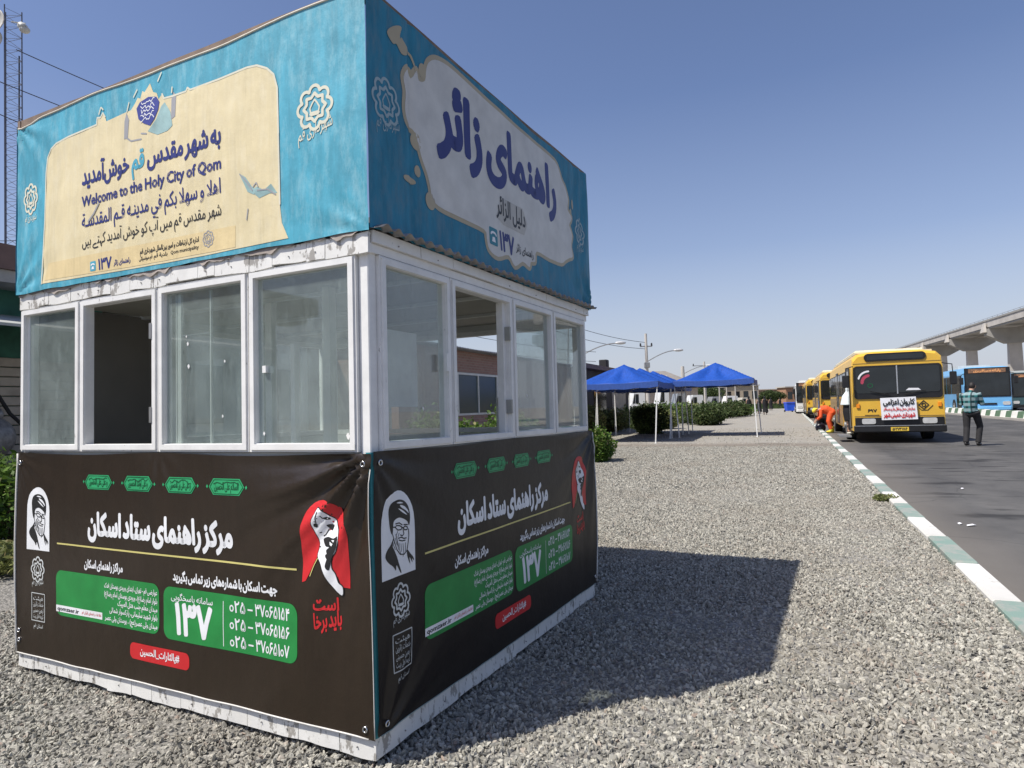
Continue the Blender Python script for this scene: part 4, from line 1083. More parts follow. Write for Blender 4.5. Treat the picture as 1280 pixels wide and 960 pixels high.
# bushes beside and behind the kiosk
bushw(gnd(6, 716), .8, 1.0, .35, 2600, .035, MF3, "low dry bush on the gravel at the left edge, in front of the green bush", seed=4, name="dry_bush")
bushw((-5.35, 6.95), .95, 1.0, 1.12, 7500, .045, MF1, "bright green bush left of the booth below the shop awning", seed=5)
bushw(gnd(752, 577), .55, .50, 1.0, 4200, .045, MF1, "leafy green bush right behind the booth's rear corner", seed=6)
bush(11.3, -5.4, 1.3, .7, 1.15, 6000, .05, MF1, "sunlit green bush below the brick house window", seed=7)
bush(13.6, -5.6, 1.5, .7, 1.42, 5000, .05, MF1, "low green bush along the foot of the brick house", seed=8)
bushw((-.85, 11.6), .8, 1.25, 1.38, 7000, .05, MF1, "sunlit leafy bush filling the bottom of the open right hand window", seed=17)
bushw((3.1, 29.2), 1.5, 1.1, 1.5, 5200, .07, MF3, "yellowish green bush behind the left poles of the nearest blue canopy", seed=9)
bushw((4.9, 32.5), 1.5, 1.3, 1.25, 5000, .07, MF3, "dry reedy shrub between the canopies and the white van", seed=10)
bushw((6.3, 29.3), .9, 1.25, 1.25, 6500, .07, MF2, "dark rounded bush standing in the shade of the blue canopies", seed=11)
bushw((7.6, 34.5), 1.4, 1.2, 1.2, 4200, .08, MF3, "grey green shrub behind the row of canopies", seed=12)
bushw(gnd(885, 531), 1.9, 1.8, 1.35, 6500, .09, MF2, "wide dark green bush seen under the right hand canopy", seed=13)
bushw(gnd(912, 521), 2.2, 1.7, 1.45, 5000, .10, MF2, "second dark bush farther along the verge, behind the women in black", seed=14)
bushw(gnd(862, 527), 2.6, 1.6, .55, 3000, .08, MF3, "low sprawling ground bush at the foot of the dark hedge", seed=15)
wd = bushw(gnd(1107, 627), .22, .16, .10, 700, .022, MF3, "small tuft of weed growing against the white kerb block", seed=16, name="weed_tuft")
for k, (x, y_, Y, h_, lab) in enumerate(((752, 0, 37, 1.5, "leafy hedge clump before the dark shed, left end of the hedge"), (785, 0, 38, 1.42, "hedge clump below the white van, second from the left"), (815, 0, 40, 1.45, "hedge clump right of the white van, third from the left"), (842, 0, 43, 1.42, "hedge clump below the small silver van, behind the pole bundle"), (868, 0, 46, 1.40, "hedge clump below the white estate car"), (895, 0, 52, 1.42, "hedge clump below the cars beyond the right canopy"), (914, 0, 58, 1.35, "far end of the hedge beside the women in black"))):
    q = px(x, 515, Y); bushw((q.x, q.y), 1.6 + k * .12, 1.9 + k * .12, h_, 5200, .09, (MF1, MF3, MF2)[k % 3], lab, "hedge clumps behind the canopies", 60 + k, "hedge_clump", clumps=7)
# verge in the distance
m = MB(); rnd = random.Random(21)
for i in range(9000):
    u = rnd.uniform(105, 190); v = rnd.uniform(-30, .6)
    p = Vector((v, u, 0)); s = rnd.uniform(.25, .55); a = Vector((rnd.gauss(0, 1), rnd.gauss(0, 1), 0)).normalized() * s * .5
    m.add([p - a, p + a, p + a * .3 + Vector((rnd.gauss(0, .1), 0, s))], [(0, 1, 2)])
o = m.build("verge_grass", MF2); o.rotation_euler = (0, 0, RZ); tag(o, "green grass verge beyond the dirt lot", "grass", kind='stuff')

# ------------------------------------------------------------------ row of shops and houses on the left
M_SHUT = simple("ribbed_shutter", (.38, .33, .27), .6, .2, 5); M_GREENW = simple("dark_green_wall", (.03, .12, .085), .7, .3, 4)
M_BRK = mat_brick(); M_ROOFB = simple("brown_roof_sheet", (.16, .10, .085), .7, .2, 3)
def rvT(o): o.rotation_euler = (0, 0, RZ); return o
shop = empty("roadside_shop", RV(0, -11, -.39), RZ); shop.scale = (1.29,) * 3; tag(shop, "green fronted shop with brown roof edge and pale awning at the left edge", "shop")
MB().box((-5, -4, -.1), (0, 6.1, 3.05)).build("wall", M_GREENW, shop)
MB().box((-5.2, -4.4, 3.06), (.55, 6.4, 3.34)).build("roof", M_ROOFB, shop)
MB().box((.004, -4.2, 2.92), (.50, 6.35, 3.057)).build("soffit", simple("grey_soffit", (.35, .34, .32), .7), shop)
for k in range(3):
    y0 = -2.6 + k * 2.9
    for j in range(18):
        MB().bbox((.01, y0, .05 + j * .115), (.045, y0 + 2.7, .05 + j * .115 + .105), .008).build("shutter_slat", M_SHUT, shop)
aw = MB(); aw.prism([(0.02, 2.62), (1.25, 2.36), (1.25, 2.33), (0.02, 2.58)], lambda x, z, d: Vector((x, d, z)), -3, 6.0)
aw.build("awning", simple("pale_awning_sheet", (.42, .43, .40), .6, .2, 4), shop)
for yy in (-1, 2.5, 5.8): MB().tube([(.02, yy, 2.0), (1.15, yy, 2.33)], .02, 6).build("awning_brace", M_DARK, shop)
MB().tube([(.10, 4.55, 2.35), (.14, 4.6, 1.9), (.16, 4.85, 1.45), (.24, 5.2, 1.05)], .022, 8).build("black_hose", M_DARK, shop)
bag = MB(); bag.ell((0, 0, .28), (.32, .30, .30), 14, 10); bag.ell((.05, .05, .60), (.10, .09, .1), 10, 8)
o = bag.build("rubbish_bag", simple("grey_plastic_bag", (.20, .19, .18), .35, .4, 14, bump=.4), smooth=True); o.location = (-7.3, 9.2, .86); tag(o, "grey plastic rubbish bag on the ledge behind the green bush", "bag")
ledge = MB().bbox((-.5, -1.4, 0), (.5, 1.4, .74), .02).build("brick_ledge", M_BRK); ledge.location = RV(5.8, -10.3); rvT(ledge); tag(ledge, "low brick ledge against the shop front", "wall")

annex = empty("added_plastered_building", RV(0, -11), RZ); tag(annex, "pale plastered single storey building between the green shop and the brick house", "building")  # added building, its pale wall lifts the tone seen through the booth panes
MB().box((-4, 8.6, -.1), (0, 13.2, 3.5)).build("wall", simple("pale_plaster", (.50, .47, .41), .85, .15, 1.2), annex)
MB().box((-4.2, 8.4, 3.503), (.3, 13.3, 3.7)).build("roof", M_GALV, annex)
for y0 in (9.4, 11.6): MB().box((.004, y0, 1.2), (.03, y0 + 1.1, 2.4)).build("window", mat_darkglass("annex_glass", (.03, .05, .05), .3), annex)
house = empty("brick_house", RV(0, -8.5), RZ); tag(house, "low pink brick house with sheet roof seen through the open booth window", "house")
wm = MB(); wm.box((-6, 13.4, -.1), (0, 16.4, 3.0)); wm.box((-6, 16.4, -.1), (0, 19.2, 1.16)); wm.box((-6, 16.4, 2.38), (0, 19.2, 3.0)); wm.box((-6, 19.2, -.1), (0, 27, 3.0)); wm.box((-6, 16.4, 1.16), (-.25, 19.2, 2.38))
wm.build("wall", M_BRK, house)
rf = MB(); vs = []; n = 180
for i in range(n + 1):
    y = 13.2 + 14.1 * i / n; z = .022 * math.sin(y * 2 * math.pi / .16); vs += [(.35, y, 3.03 + z), (-6.2, y, 3.28 + z)]
rf.add(vs, [(2 * i, 2 * i + 1, 2 * i + 3, 2 * i + 2) for i in range(n)]); o = rf.build("corrugated_roof", M_GALV, house, True); o.modifiers.new("thick", 'SOLIDIFY').thickness = .03
wf = MB()
for a, b in (((-.03, 16.4, 1.16), (.03, 16.48, 2.38)), ((-.03, 19.12, 1.16), (.03, 19.2, 2.38)), ((-.03, 16.48, 1.16), (.03, 19.12, 1.22)), ((-.03, 16.48, 2.32), (.03, 19.12, 2.38)), ((-.028, 17.75, 1.22), (.028, 17.81, 2.32))): wf.box(a, b)
wf = wf.build("window_frame", M_WHITE2, house)
MB().box((-.012, 16.48, 1.22), (-.004, 19.12, 2.32)).build("pane", mat_darkglass("house_glass", (.03, .055, .05), .35), wf)
MB().tube([(.06, 20.6, .0), (.06, 20.6, 2.9)], .035, 8).build("downpipe", M_DARK, house)
shed = empty("dark_shed", RV(27.6, -8.3), RZ); tag(shed, "dark brown shed with flat roof behind the nearest blue canopy", "shed")
MB().box((-5, 0, -.1), (0, 9.5, 2.95)).build("wall", simple("dark_brown_wall", (.06, .05, .045), .8, .3, 1), shed)
MB().box((-5.2, -.3, 2.96), (.4, 9.8, 3.16)).build("roof", M_ROOFB, shed)
MB().box((.004, 2.2, .9), (.03, 4.4, 2.2)).build("window", M_BUSG, shed)
MB().box((.004, 5.6, 0.05), (.04, 8.6, 2.4)).build("shutter", M_SHUT, shed)
for (a, b) in (((-.6, .3), 1.0), ((-.6, 1.2), 1.15)):
    MB().tube([(a[0], a[1], 3.16), (a[0] + .05, a[1] + .1, 3.16 + 1.7 * b)], .03, 6).build("roof_rod", M_METAL, shed)
MB().tube([(-.6, -2.0, 4.7), (-.55, 1.3, 5.0)], .025, 6).build("roof_rod", M_METAL, shed)
MB().bbox((-.4, 4.8, 3.16), (0, 5.3, 3.62), .03).build("chimney", M_DARK, shed)

# ------------------------------------------------------------------ masts, poles, lamps, cables
def lattice(name, base, h, wd, label, mat=M_METAL):
    e = empty(name, base, .4); tag(e, label, "mast")
    cs = [(wd * .58 * math.cos(t), wd * .58 * math.sin(t)) for t in (0.2, 2.29, 4.39)]
    for x, y in cs: MB().tube([(x, y, 0), (x, y, h)], .028, 6).build("mast_leg", mat, e)
    m = MB(); n = int(h / .55)
    for i in range(n):
        z0, z1 = i * .55, i * .55 + .55
        for k in range(3):
            a, b = cs[k], cs[(k + 1) % 3]
            m.tube([(a[0], a[1], z0), (b[0], b[1], z1)], .010, 4, False); m.tube([(a[0], a[1], z1), (b[0], b[1], z1)], .010, 4, False)
    o = m.build("lattice_bracing", mat, e); o['kind'] = 'stuff'
    return e
bp = px(14, 300, 30); mast = lattice("lattice_mast", (bp.x, bp.y, 0), px(14, 12, 30).z, .72, "tall thin lattice radio mast with dishes at the top left of the view", simple("galvanised_mast", (.10, .11, .15), .6))
def dish(par, p, r, aim, mat):
    m = MB(); vs = []; fs = []; A = Vector(aim).normalized(); X = A.cross(Vector((0, 0, 1))).normalized(); Y = X.cross(A)
    for j in range(6):
        q = r * j / 5
        for k in range(18): an = k * math.pi / 9; vs.append(Vector(p) + (X * math.cos(an) + Y * math.sin(an)) * q + A * (.35 * q * q / r))
    for j in range(5):
        for k in range(18): fs.append((j * 18 + k, j * 18 + (k + 1) % 18, j * 18 + 18 + (k + 1) % 18, j * 18 + 18 + k))
    m.add(vs, fs); o = m.build("dish_antenna", mat, par, True); o.modifiers.new("thick", 'SOLIDIFY').thickness = .03; return o
zt = px(14, 12, 30).z
dish(mast, (-.45, -.45, zt - 1.0), .62, (-.5, -1, .1), simple("pale_dish", (.45, .43, .40), .5)); dish(mast, (-.42, -.40, zt - 1.75), .40, (-.5, -1, 0), simple("pale_dish", (.45, .43, .40), .5))
m = MB(); m.tube([(.05, -.1, zt - .62), (.62, -.22, zt - .66)], .035, 6); m.build("bracket", M_WHITE2, mast)
m = MB(); m.ell((.60, -.25, zt - .98), (.22, .18, .16), 12, 8); m.tube([(.42, -.22, zt - .75), (.62, -.28, zt - .93)], .16, 10); m.build("drum_antenna", simple("pale_drum", (.5, .5, .46), .4), mast, True)
MB().tube([(.25, .3, zt - 2), (.25, .25, zt - 5.5), (.40, .1, zt - 6.2), (.42, .1, 0)], .03, 6).build("black_cable", M_DARK, mast)

def cable(p0, p1, sag, label, r=.012, n=16):
    p0, p1 = Vector(p0), Vector(p1)
    pts = [p0.lerp(p1, i / n) - Vector((0, 0, sag * 4 * (i / n) * (1 - i / n))) for i in range(n + 1)]
    o = MB().tube(pts, r, 5).build("overhead_cable", simple("black_cable", (.03, .03, .04), .6)); tag(o, label, "cable", "overhead cables"); return o
cable(px(20, 62, 29), px(430, 225, 45), .3, "uppermost black cable running down from the mast behind the booth", .022)
cable(px(-25, 92, 28), px(300, 212, 45), .2, "second black cable crossing the lattice mast at mid height", .022)
cable(px(-25, 132, 28), px(250, 240, 45), .2, "third black cable crossing the lattice mast below the middle one", .022)
cable(px(-25, 300, 28), px(60, 296, 30), .1, "thin cable joining the mast low down beside the banner", .016)
cable(px(690, 398, 55), px(806, 428, 60), .3, "upper faint cable reaching the concrete utility pole from the left", .022)
cable(px(690, 412, 55), px(806, 436, 60), .3, "lower faint cable reaching the concrete utility pole from the left", .022)
cable(px(480, 395, 34), px(745, 440, 40), .3, "cable seen through the open window above the brick house roof", .014)
cable(px(480, 420, 34), px(745, 452, 40), .2, "lower cable seen through the open window just above the roof", .014)

def pole(name, x, ytop, Y, r, label, cat, arms):
    t = px(x, ytop, Y); e = empty(name, (t.x, t.y, 0)); tag(e, label, cat)
    MB().tube([(0, 0, -.1), (0, 0, t.z)], [r * 1.7, r], 10).build("shaft", M_CONC if cat == "pole" else M_METAL, e)
    for z, w_ in arms:
        MB().bbox((-w_, -.05, z - .05), (w_, .05, z + .05), .01).build("crossarm", M_METAL, e)
        for s in (-1, 1):
            MB().tube([(s * w_ * .92, 0, z + .04), (s * w_ * .92, 0, z + .30)], [.09, .06], 8).build("insulator", M_DARK, e)
    return e
up1 = pole("utility_pole", 807, 417, 60, .115, "tapered concrete utility pole with crossarm behind the left canopies", "pole", [(px(807, 433, 60).z, .55)])
MB().bbox((-.22, -.2, px(807, 460, 60).z), (.26, .2, px(807, 453, 60).z), .04).build("junction_box", M_METAL, up1)
pole("utility_pole", 880, 452, 95, .14, "distant power pole with wide crossarm above the right canopy", "pole", [(px(880, 457, 95).z, 1.7)])
pole("utility_pole", 853, 458, 110, .28, "short thick distant post beside the grey roof", "pole", [])
def lamp(x0, y0, x1, y1, Y, label):
    a = px(x0, y0, Y); b = px(x1, y1, Y); e = empty("street_lamp", (a.x, a.y, 0)); tag(e, label, "street lamp", "curved street lamps along the verge")
    MB().tube([(0, 0, -.1), (0, 0, a.z)], [.12, .07], 10).build("shaft", M_METAL, e)
    d = Vector((b.x - a.x, b.y - a.y, 0)); h = b.z - a.z
    pts = [(d.x * t, d.y * t, a.z + h * math.sin(t * math.pi / 2)) for t in [i / 8 for i in range(9)]]
    MB().tube(pts, .05, 7).build("arm", M_METAL, e)
    m = MB(); m.ell((d.x * 1.08, d.y, a.z + h + .02), (.48, .2, .14), 12, 8); m.build("lamp_head", simple("pale_lamp_head", (.5, .5, .5), .3), e, True)
lamp(716, 451, 771, 429, 55, "nearest street lamp with its arm over the left canopy, left of the utility pole")
lamp(809, 452, 845, 438, 62, "second street lamp whose arm springs from beside the concrete utility pole")
lamp(855, 467, 884, 457, 85, "farthest small street lamp above the grey roofed house")

# ------------------------------------------------------------------ canopies
M_TENT = mat_banner("blue_canopy_cloth", (.010, .065, .33), .22, .6, .3); M_TENTD = mat_banner("blue_valance_cloth", (.035, .085, .30), .12, .55, .35)
M_TP = simple("white_tent_pole", (.72, .72, .70), .35, .06, 8)
def tent(P, e_top, peak, label, lean=(0, 0)):
    """P: foot of the front right pole"""
    S = 2.95; e = empty("canopy_tent", (P[0], P[1], 0), RZ); tag(e, label, "canopy", "blue pop-up canopies on the lot")
    nn = 28; vs = []; fs = []
    for i in range(nn + 1):
        for j in range(nn + 1):
            x = -S * (1 - i / nn); y = S * j / nn
            a = abs(2 * i / nn - 1); b = abs(2 * j / nn - 1); q = max(a, b)
            rdg = 1 - abs(a - b)
            z = e_top + (peak - e_top) * (1 - q) ** 1.16 - .10 * math.sin(q * math.pi) * (1 - rdg * .75) - .045 * (1 - min(a, b) ** 2) * q ** 6
            an_ = math.atan2(y - S / 2, x + S / 2); z += .30 * math.sin(an_ * 9 + P[0]) * q * (1 - q) + .03 * noise.noise((x * 2, y * 2, P[0])) * (1 - q)
            vs.append((x, y, z))
    for i in range(nn):
        for j in range(nn): k = i * (nn + 1) + j; fs.append((k, k + nn + 1, k + nn + 2, k + 1))
    m = MB(); m.add(vs, fs); c = m.build("canopy", M_TENT, e, True); c.modifiers.new("thick", 'SOLIDIFY').thickness = .004
    for side in range(4):
        vs = []; fs = []
        for i in range(nn + 1):
            t = i / nn
            x, y = [(-S + S * t, 0), (-S + S * t, S), (-S, S * t), (0, S * t)][side]
            ox, oy = [(0, -.012), (0, .012), (-.012, 0), (.012, 0)][side]
            sg = .045 * math.sin(t * math.pi)
            w_ = .02 * math.sin(t * 17 + side)
            vs += [(x + ox * .4, y + oy * .4, e_top - sg - .002), (x + ox + w_ * (oy != 0) * .2, y + oy + w_ * (ox != 0) * .2, e_top - sg - .20 - .012 * math.sin(t * 23))]
        fs = [(2 * i, 2 * i + 1, 2 * i + 3, 2 * i + 2) for i in range(nn)]
        m = MB(); m.add(vs, fs); m.build("valance", M_TENTD, e, True)
    rr = random.Random(int(P[0] * 10))
    for cx, cy in ((-.04, .04), (-S + .04, .04), (-.04, S - .04), (-S + .04, S - .04)):
        lx, ly = lean[0] + rr.uniform(-.03, .03), lean[1] + rr.uniform(-.04, .04)
        m = MB(); m.box((-.019, -.019, .01), (.019, .019, 1.25)); m.box((-.0145, -.0145, 1.25), (.0145, .0145, e_top)); m.box((-.04, -.04, 0), (.04, .04, .01))
        lg = m.build("leg", M_TP, e); lg.location = (cx + lx, cy + ly, 0); lg.rotation_euler = (ly / 2.1, -lx / 2.1, 0)
    for (a, b) in (((-S + .05, .06), (-.05, .06)), ((-S + .05, S - .06), (-.05, S - .06)), ((-S + .06, .05), (-S + .06, S - .05)), ((-.06, .05), (-.06, S - .05))):
        m = MB(); n = 4
        for i in range(n):
            t0, t1 = i / n, (i + 1) / n; p = lambda t, z: (a[0] + (b[0] - a[0]) * t, a[1] + (b[1] - a[1]) * t, z)
            m.tube([p(t0, e_top - .05), p(t1, e_top - .19)], .011, 5); m.tube([p(t0, e_top - .19), p(t1, e_top - .05)], .011, 5)
        m.build("scissor_truss", M_TP, e)
tent((4.91, 22.15), 2.10, 2.80, "nearest blue canopy, front left one of the row beside the booth", (-.1, 0))
tent((6.02, 24.95), 2.08, 2.80, "second blue canopy of the left row, directly behind the nearest one")
tent((7.15, 27.75), 2.08, 2.80, "third blue canopy of the left row, farthest from the booth")
tent((8.95, 24.40), 2.18, 2.90, "separate blue canopy on the right, nearer the kerb", (.1, 0))

# ------------------------------------------------------------------ far things behind the canopies
hb = px(828, 500, 85); hs = empty("grey_roofed_house", (hb.x, hb.y, 0)); tag(hs, "distant house with broad grey hipped roof behind the left canopies", "house")
MB().box((-4.2, 0, 0), (4.6, 8, 3.3)).build("wall", simple("beige_wall", (.36, .30, .24), .8), hs)
m = MB(); m.add([(-5, -.5, 3.2), (5.6, -.5, 3.2), (5.6, 8.5, 3.2), (-5, 8.5, 3.2), (-2.2, 3, 5.6), (1.2, 3, 5.6), (1.2, 5, 5.6), (-2.2, 5, 5.6)], [(0, 1, 5, 4), (1, 2, 6, 5), (2, 3, 7, 6), (3, 0, 4, 7), (4, 5, 6, 7), (3, 2, 1, 0)])
rf = m.build("roof", simple("grey_roof_tiles", (.23, .21, .19), .85, .1, 2), hs); MB().bbox((-.1, 1.0, 4.5), (1.0, 2.2, 4.9), .05).build("skylight", M_WHITE2, rf)
def van(name, x0, x1, ytop, ybot, Y, label, col, cat="van"):
    a = px(x0, ytop, Y); b = px(x1, ytop, Y); L_ = b.x - a.x; h = a.z
    e = empty(name, (a.x, a.y, 0)); tag(e, label, cat)
    pr_ = [(0, .35), (L_, .35), (L_, h * .95), (L_ * .93, h), (L_ * .32, h), (L_ * .14, h * .62), (0, h * .52)]
    m = MB(); m.prism(pr_, lambda x, z, d: Vector((x, d, z)), 0, 1.9); m.build("body", col, e)
    for q in (.2, .8):
        w_ = MB(); w_.tube([(L_ * q, -.04, .34), (L_ * q, .2, .34)], .34, 14); w_.build("wheel", M_DARK, e)
    m = MB(); m.prism([(L_ * .36, h * .60), (L_ * .58, h * .60), (L_ * .58, h * .90), (L_ * .38, h * .90)], lambda x, z, d: Vector((x, d, z)), -.012, 0); m.build("window", M_BUSG, e)
    m = MB(); m.prism([(L_ * .18, h * .60), (L_ * .33, h * .60), (L_ * .355, h * .90), (L_ * .31, h * .90)], lambda x, z, d: Vector((x, d, z)), -.010, 0); m.build("window", M_BUSG, e)
    return e
MWV = simple("white_vehicle_paint", (.66, .66, .64), .3, .05, 2); MSV = simple("silver_vehicle_paint", (.30, .31, .32), .3, .05, 2, metal=.4); MTV = simple("beige_vehicle_paint", (.45, .42, .35), .35, .05, 2)
van("white_van", 787, 806, 489, 505, 48, "white van behind the poles of the nearest canopy", MWV)
van("white_van", 822, 836, 487, 505, 50, "white van glimpsed between canopy poles just left of the dark opening", MWV)
van("silver_van", 842, 858, 492, 504, 60, "small silver van right of the bundle of canopy poles", MSV)
van("white_car", 860, 879, 494, 505, 62, "white estate car under the right canopy", MWV, "car")
van("silver_car", 886, 902, 496, 503, 75, "silver car beyond the dark hedge under the right canopy", MSV, "car")
van("white_car", 905, 922, 495, 503, 82, "pale car just left of the women in black", MWV, "car")
van("beige_car", 924, 938, 497, 503, 88, "farthest beige car in line behind the hedge", MTV, "car")
for k, (x, yt, lab) in enumerate(((881, 483, "thin pale post between the parked cars, left of the others"), (899, 482, "thin pale post behind the right canopy's middle"), (908, 482, "pale post left of the women in black"), (919, 483, "pale post closest to the canopy's right pole"))):
    t = px(x, yt, 58); m = MB(); m.tube([(0, 0, -.1), (0, 0, t.z)], .06, 8); o = m.build("pale_post", M_CONC); o.location = (t.x, t.y, 0); tag(o, lab, "post")
# long low building and pale walls at the end of the lot
def block(name, x0, x1, yt, Y, dep, mat, label, cat="building", z0=0, roof=None, wins=0):
    a = px(x0, yt, Y); b = px(x1, yt, Y); e = empty(name, (a.x, a.y, 0)); tag(e, label, cat)
    MB().box((0, 0, z0 - .1), (b.x - a.x, dep, a.z - .25)).build("wall", mat, e)
    MB().box((-.3, -.3, a.z - .246), (b.x - a.x + .3, dep + .3, a.z)).build("roof", roof or M_CONC, e)
    for k in range(wins):
        x = (b.x - a.x) * (k + .5) / wins; w_ = (b.x - a.x) / wins * .28
        MB().box((x - w_, -.04, (a.z - .3) * .35), (x + w_, -.003, (a.z - .3) * .75)).build("window", M_BUSG, e)
    return e
block("long_brown_building", 938, 1000, 487, 190, 12, simple("brown_wall", (.24, .16, .12), .85), "long low brown building across the end of the lot", wins=6, roof=simple("tan_roof", (.42, .35, .28), .8))
block("brick_gatehouse", 982, 992, 483, 150, 5, simple("red_brick_far", (.36, .20, .12), .85), "small orange brick gatehouse beside the farthest buses", wins=1)
block("tan_building", 905, 948, 482, 170, 10, simple("tan_wall", (.42, .34, .25), .85), "tan building behind the posts right of the canopy", wins=4)
block("dark_building", 838, 905, 485, 130, 8, simple("dark_far_wall", (.10, .10, .09), .85), "dark long building behind the parked white cars", wins=5)
def far_tree(x, ytop, Y, wd, label, seed, mat=MF2):
    t = px(x, ytop, Y); e = empty("tree", (t.x, t.y, 0)); tag(e, label, "tree", "distant trees behind the lot")
    rnd = random.Random(seed); m = MB(); h = t.z
    for k in range(6): leaf_cloud(m, (rnd.uniform(-.5, .5) * wd, rnd.uniform(-.5, .5) * wd, h * rnd.uniform(.5, .78)), (wd * .55, wd * .55, h * .25), 420, .17, rnd)
    m.build("crown", mat, e)
    MB().tube([(0, 0, -.1), (.05, 0, h * .35), (-.1, .1, h * .7)], [.16, .12, .05], 8).build("trunk", M_STEM, e)
for k, (x, yt, Y, wd, lab) in enumerate(((846, 480, 95, 1.6, "dark tree behind the bundle of canopy poles"), (869, 479, 100, 2.2, "dark tree above the white cars, left one"), (892, 481, 105, 2.6, "dark tree above the white cars, right one"), (748, 484, 60, 2.0, "tree partly hidden by the dark shed"), (958, 488, 135, 2.2, "small tree behind the women in black"), (968, 489, 140, 2.4, "small tree left of the blue bin"))): far_tree(x, yt, Y, wd, lab, 40 + k)

# blue bin
b0 = px(986.5, 499, 70); bin_ = empty("blue_bin", (b0.x, b0.y, 0)); tag(bin_, "blue plastic waste bin at the far end of the kerb", "bin")
MBL = simple("blue_plastic", (.015, .08, .55), .4, .08, 3)
m = MB(); m.prism([(-.36, .12), (.36, .12), (.44, .95), (-.44, .95)], lambda x, z, d: Vector((x, d, z)), -.35, .4); m.build("body", MBL, bin_)
MB().bbox((-.47, -.42, .954), (.47, .46, 1.04), .03).build("lid", MBL, bin_)
for s in (-1, 1): MB().tube([(s * .36, .3, .12), (s * .44, .3, .12)], .12, 10).build("wheel", M_DARK, bin_)

# ------------------------------------------------------------------ elevated railway
rail = empty("elevated_railway", RV(0, 32), RZ); tag(rail, "long elevated concrete railway viaduct on hammerhead piers", "viaduct")
zt_ = lambda u: 12.45 + (u - 121) * .0205
def beam(v0, v1, dz0, dz1, name, mat, u0=60, u1=520, seg=16):
    vs = []; fs = []
    for i in range(seg + 1):
        u = u0 + (u1 - u0) * i / seg
        vs += [(v0, u, zt_(u) + dz0), (v1, u, zt_(u) + dz0), (v1, u, zt_(u) + dz1), (v0, u, zt_(u) + dz1)]
    for i in range(seg):
        for q in range(4): fs.append((i * 4 + q, i * 4 + (q + 1) % 4, i * 4 + 4 + (q + 1) % 4, i * 4 + 4 + q))
    fs += [(0, 1, 2, 3), (seg * 4 + 3, seg * 4 + 2, seg * 4 + 1, seg * 4)]
    m = MB(); m.add(vs, fs); m.build(name, mat, rail)
beam(-3.4, -2.3, -1.02, -.10, "girder", M_CONC); beam(2.3, 3.4, -1.02, -.10, "girder", M_CONC)
beam(-2.28, 2.28, -.8, -.6, "deck", M_CONC2); beam(-3.5, -3.3, -.09, .16, "walkway_edge", M_CONC2); beam(-3.45, -3.40, .34, .38, "handrail", M_METAL)
beam(-3.3, -2.4, -1.24, -1.06, "bearing_ledge", M_CONC2)
for i in range(9):
    u = 71 + 25 * i; z = zt_(u) - 1.26
    m = MB(); m.prism([(-3.6, z), (-3.6, z - 1.0), (-1.15, z - 2.35), (1.15, z - 2.35), (3.6, z - 1.0), (3.6, z)], lambda x, zz, d: Vector((x, d, zz)), u - .8, u + .8); pc = m.build("pier_cap", M_CONC2, rail)
    m = MB(); m.prism([(-.8, z - 2.352), (.8, z - 2.352), (.95, -.2), (-.95, -.2)], lambda x, zz, d: Vector((x, d, zz)), u - .55, u + .55); m.build("pier", M_CONC, rail)
    m = MB(); m.add([(-4.1, u - .9, z - .55), (-3.62, u - .9, z - .55), (-3.62, u + .9, z - .55), (-4.1, u + .9, z - .55), (-3.75, u - .5, z + .9), (-3.62, u - .5, z + .9), (-3.62, u + .5, z + .9), (-3.75, u + .5, z + .9)], [(0, 3, 2, 1), (4, 5, 6, 7), (0, 1, 5, 4), (1, 2, 6, 5), (2, 3, 7, 6), (3, 0, 4, 7)]); m.build("end_block", M_CONC, pc)
hp = MB()
for i in range(150): hp.tube([(-3.42, 60 + i * 2.5, zt_(60 + i * 2.5) + .1), (-3.42, 60 + i * 2.5, zt_(60 + i * 2.5) + .37)], .03, 4)
o = hp.build("handrail_posts", M_METAL, rail); o['kind'] = 'stuff'

# ------------------------------------------------------------------ buses
M_YEL = simple("yellow_bus_paint", (.70, .42, .05), .32, .07, 2, spec=.5); M_YELD = simple("tan_bus_side", (.33, .22, .09), .45, .25, 3, vs=(1, 1, 2))
M_CRM = simple("cream_roof_paint", (.66, .58, .40), .4, .08, 2); M_BLK = simple("black_trim", (.016, .016, .017), .4, .2, 6)
M_LB = simple("light_blue_bus_paint", (.16, .42, .70), .3, .06, 2, spec=.5); M_LENS = simple("headlight_lens", (.62, .62, .60), .12, .1, 8, metal=.3)
M_AMB = simple("amber_lens", (.75, .25, .02), .2, .05, 5); M_PLY = simple("yellow_plate", (.72, .50, .06), .4, .05, 5); M_PAP = simple("white_paper_sheet", (.76, .76, .78), .7, .05, 5)
def wheel(par, x, y, r=.5, side=-1):
    m = MB(); m.tube([(x, y, r), (x + side * .28, y, r)], r, 22); w_ = m.build("wheel", M_DARK, par)
    m = MB(); m.tube([(x + side * .27, y, r), (x + side * .285, y, r)], r * .56, 18); m.tube([(x + side * .285, y, r), (x + side * .34, y, r)], r * .2, 12); m.build("rim", M_METAL, w_)
def flat(par, name, VF, mat, y, side='front'):
    V, Fs = VF; m = MB(); m.add([(x, y, z) if side == 'front' else (y, x, z) for x, z in V], Fs)
    me = bpy.data.meshes.new(name); me.from_pydata(m.v, [], m.f); me.materials.append(mat)
    o = bpy.data.objects.new(name, me); COL.objects.link(o); o.parent = par; return o
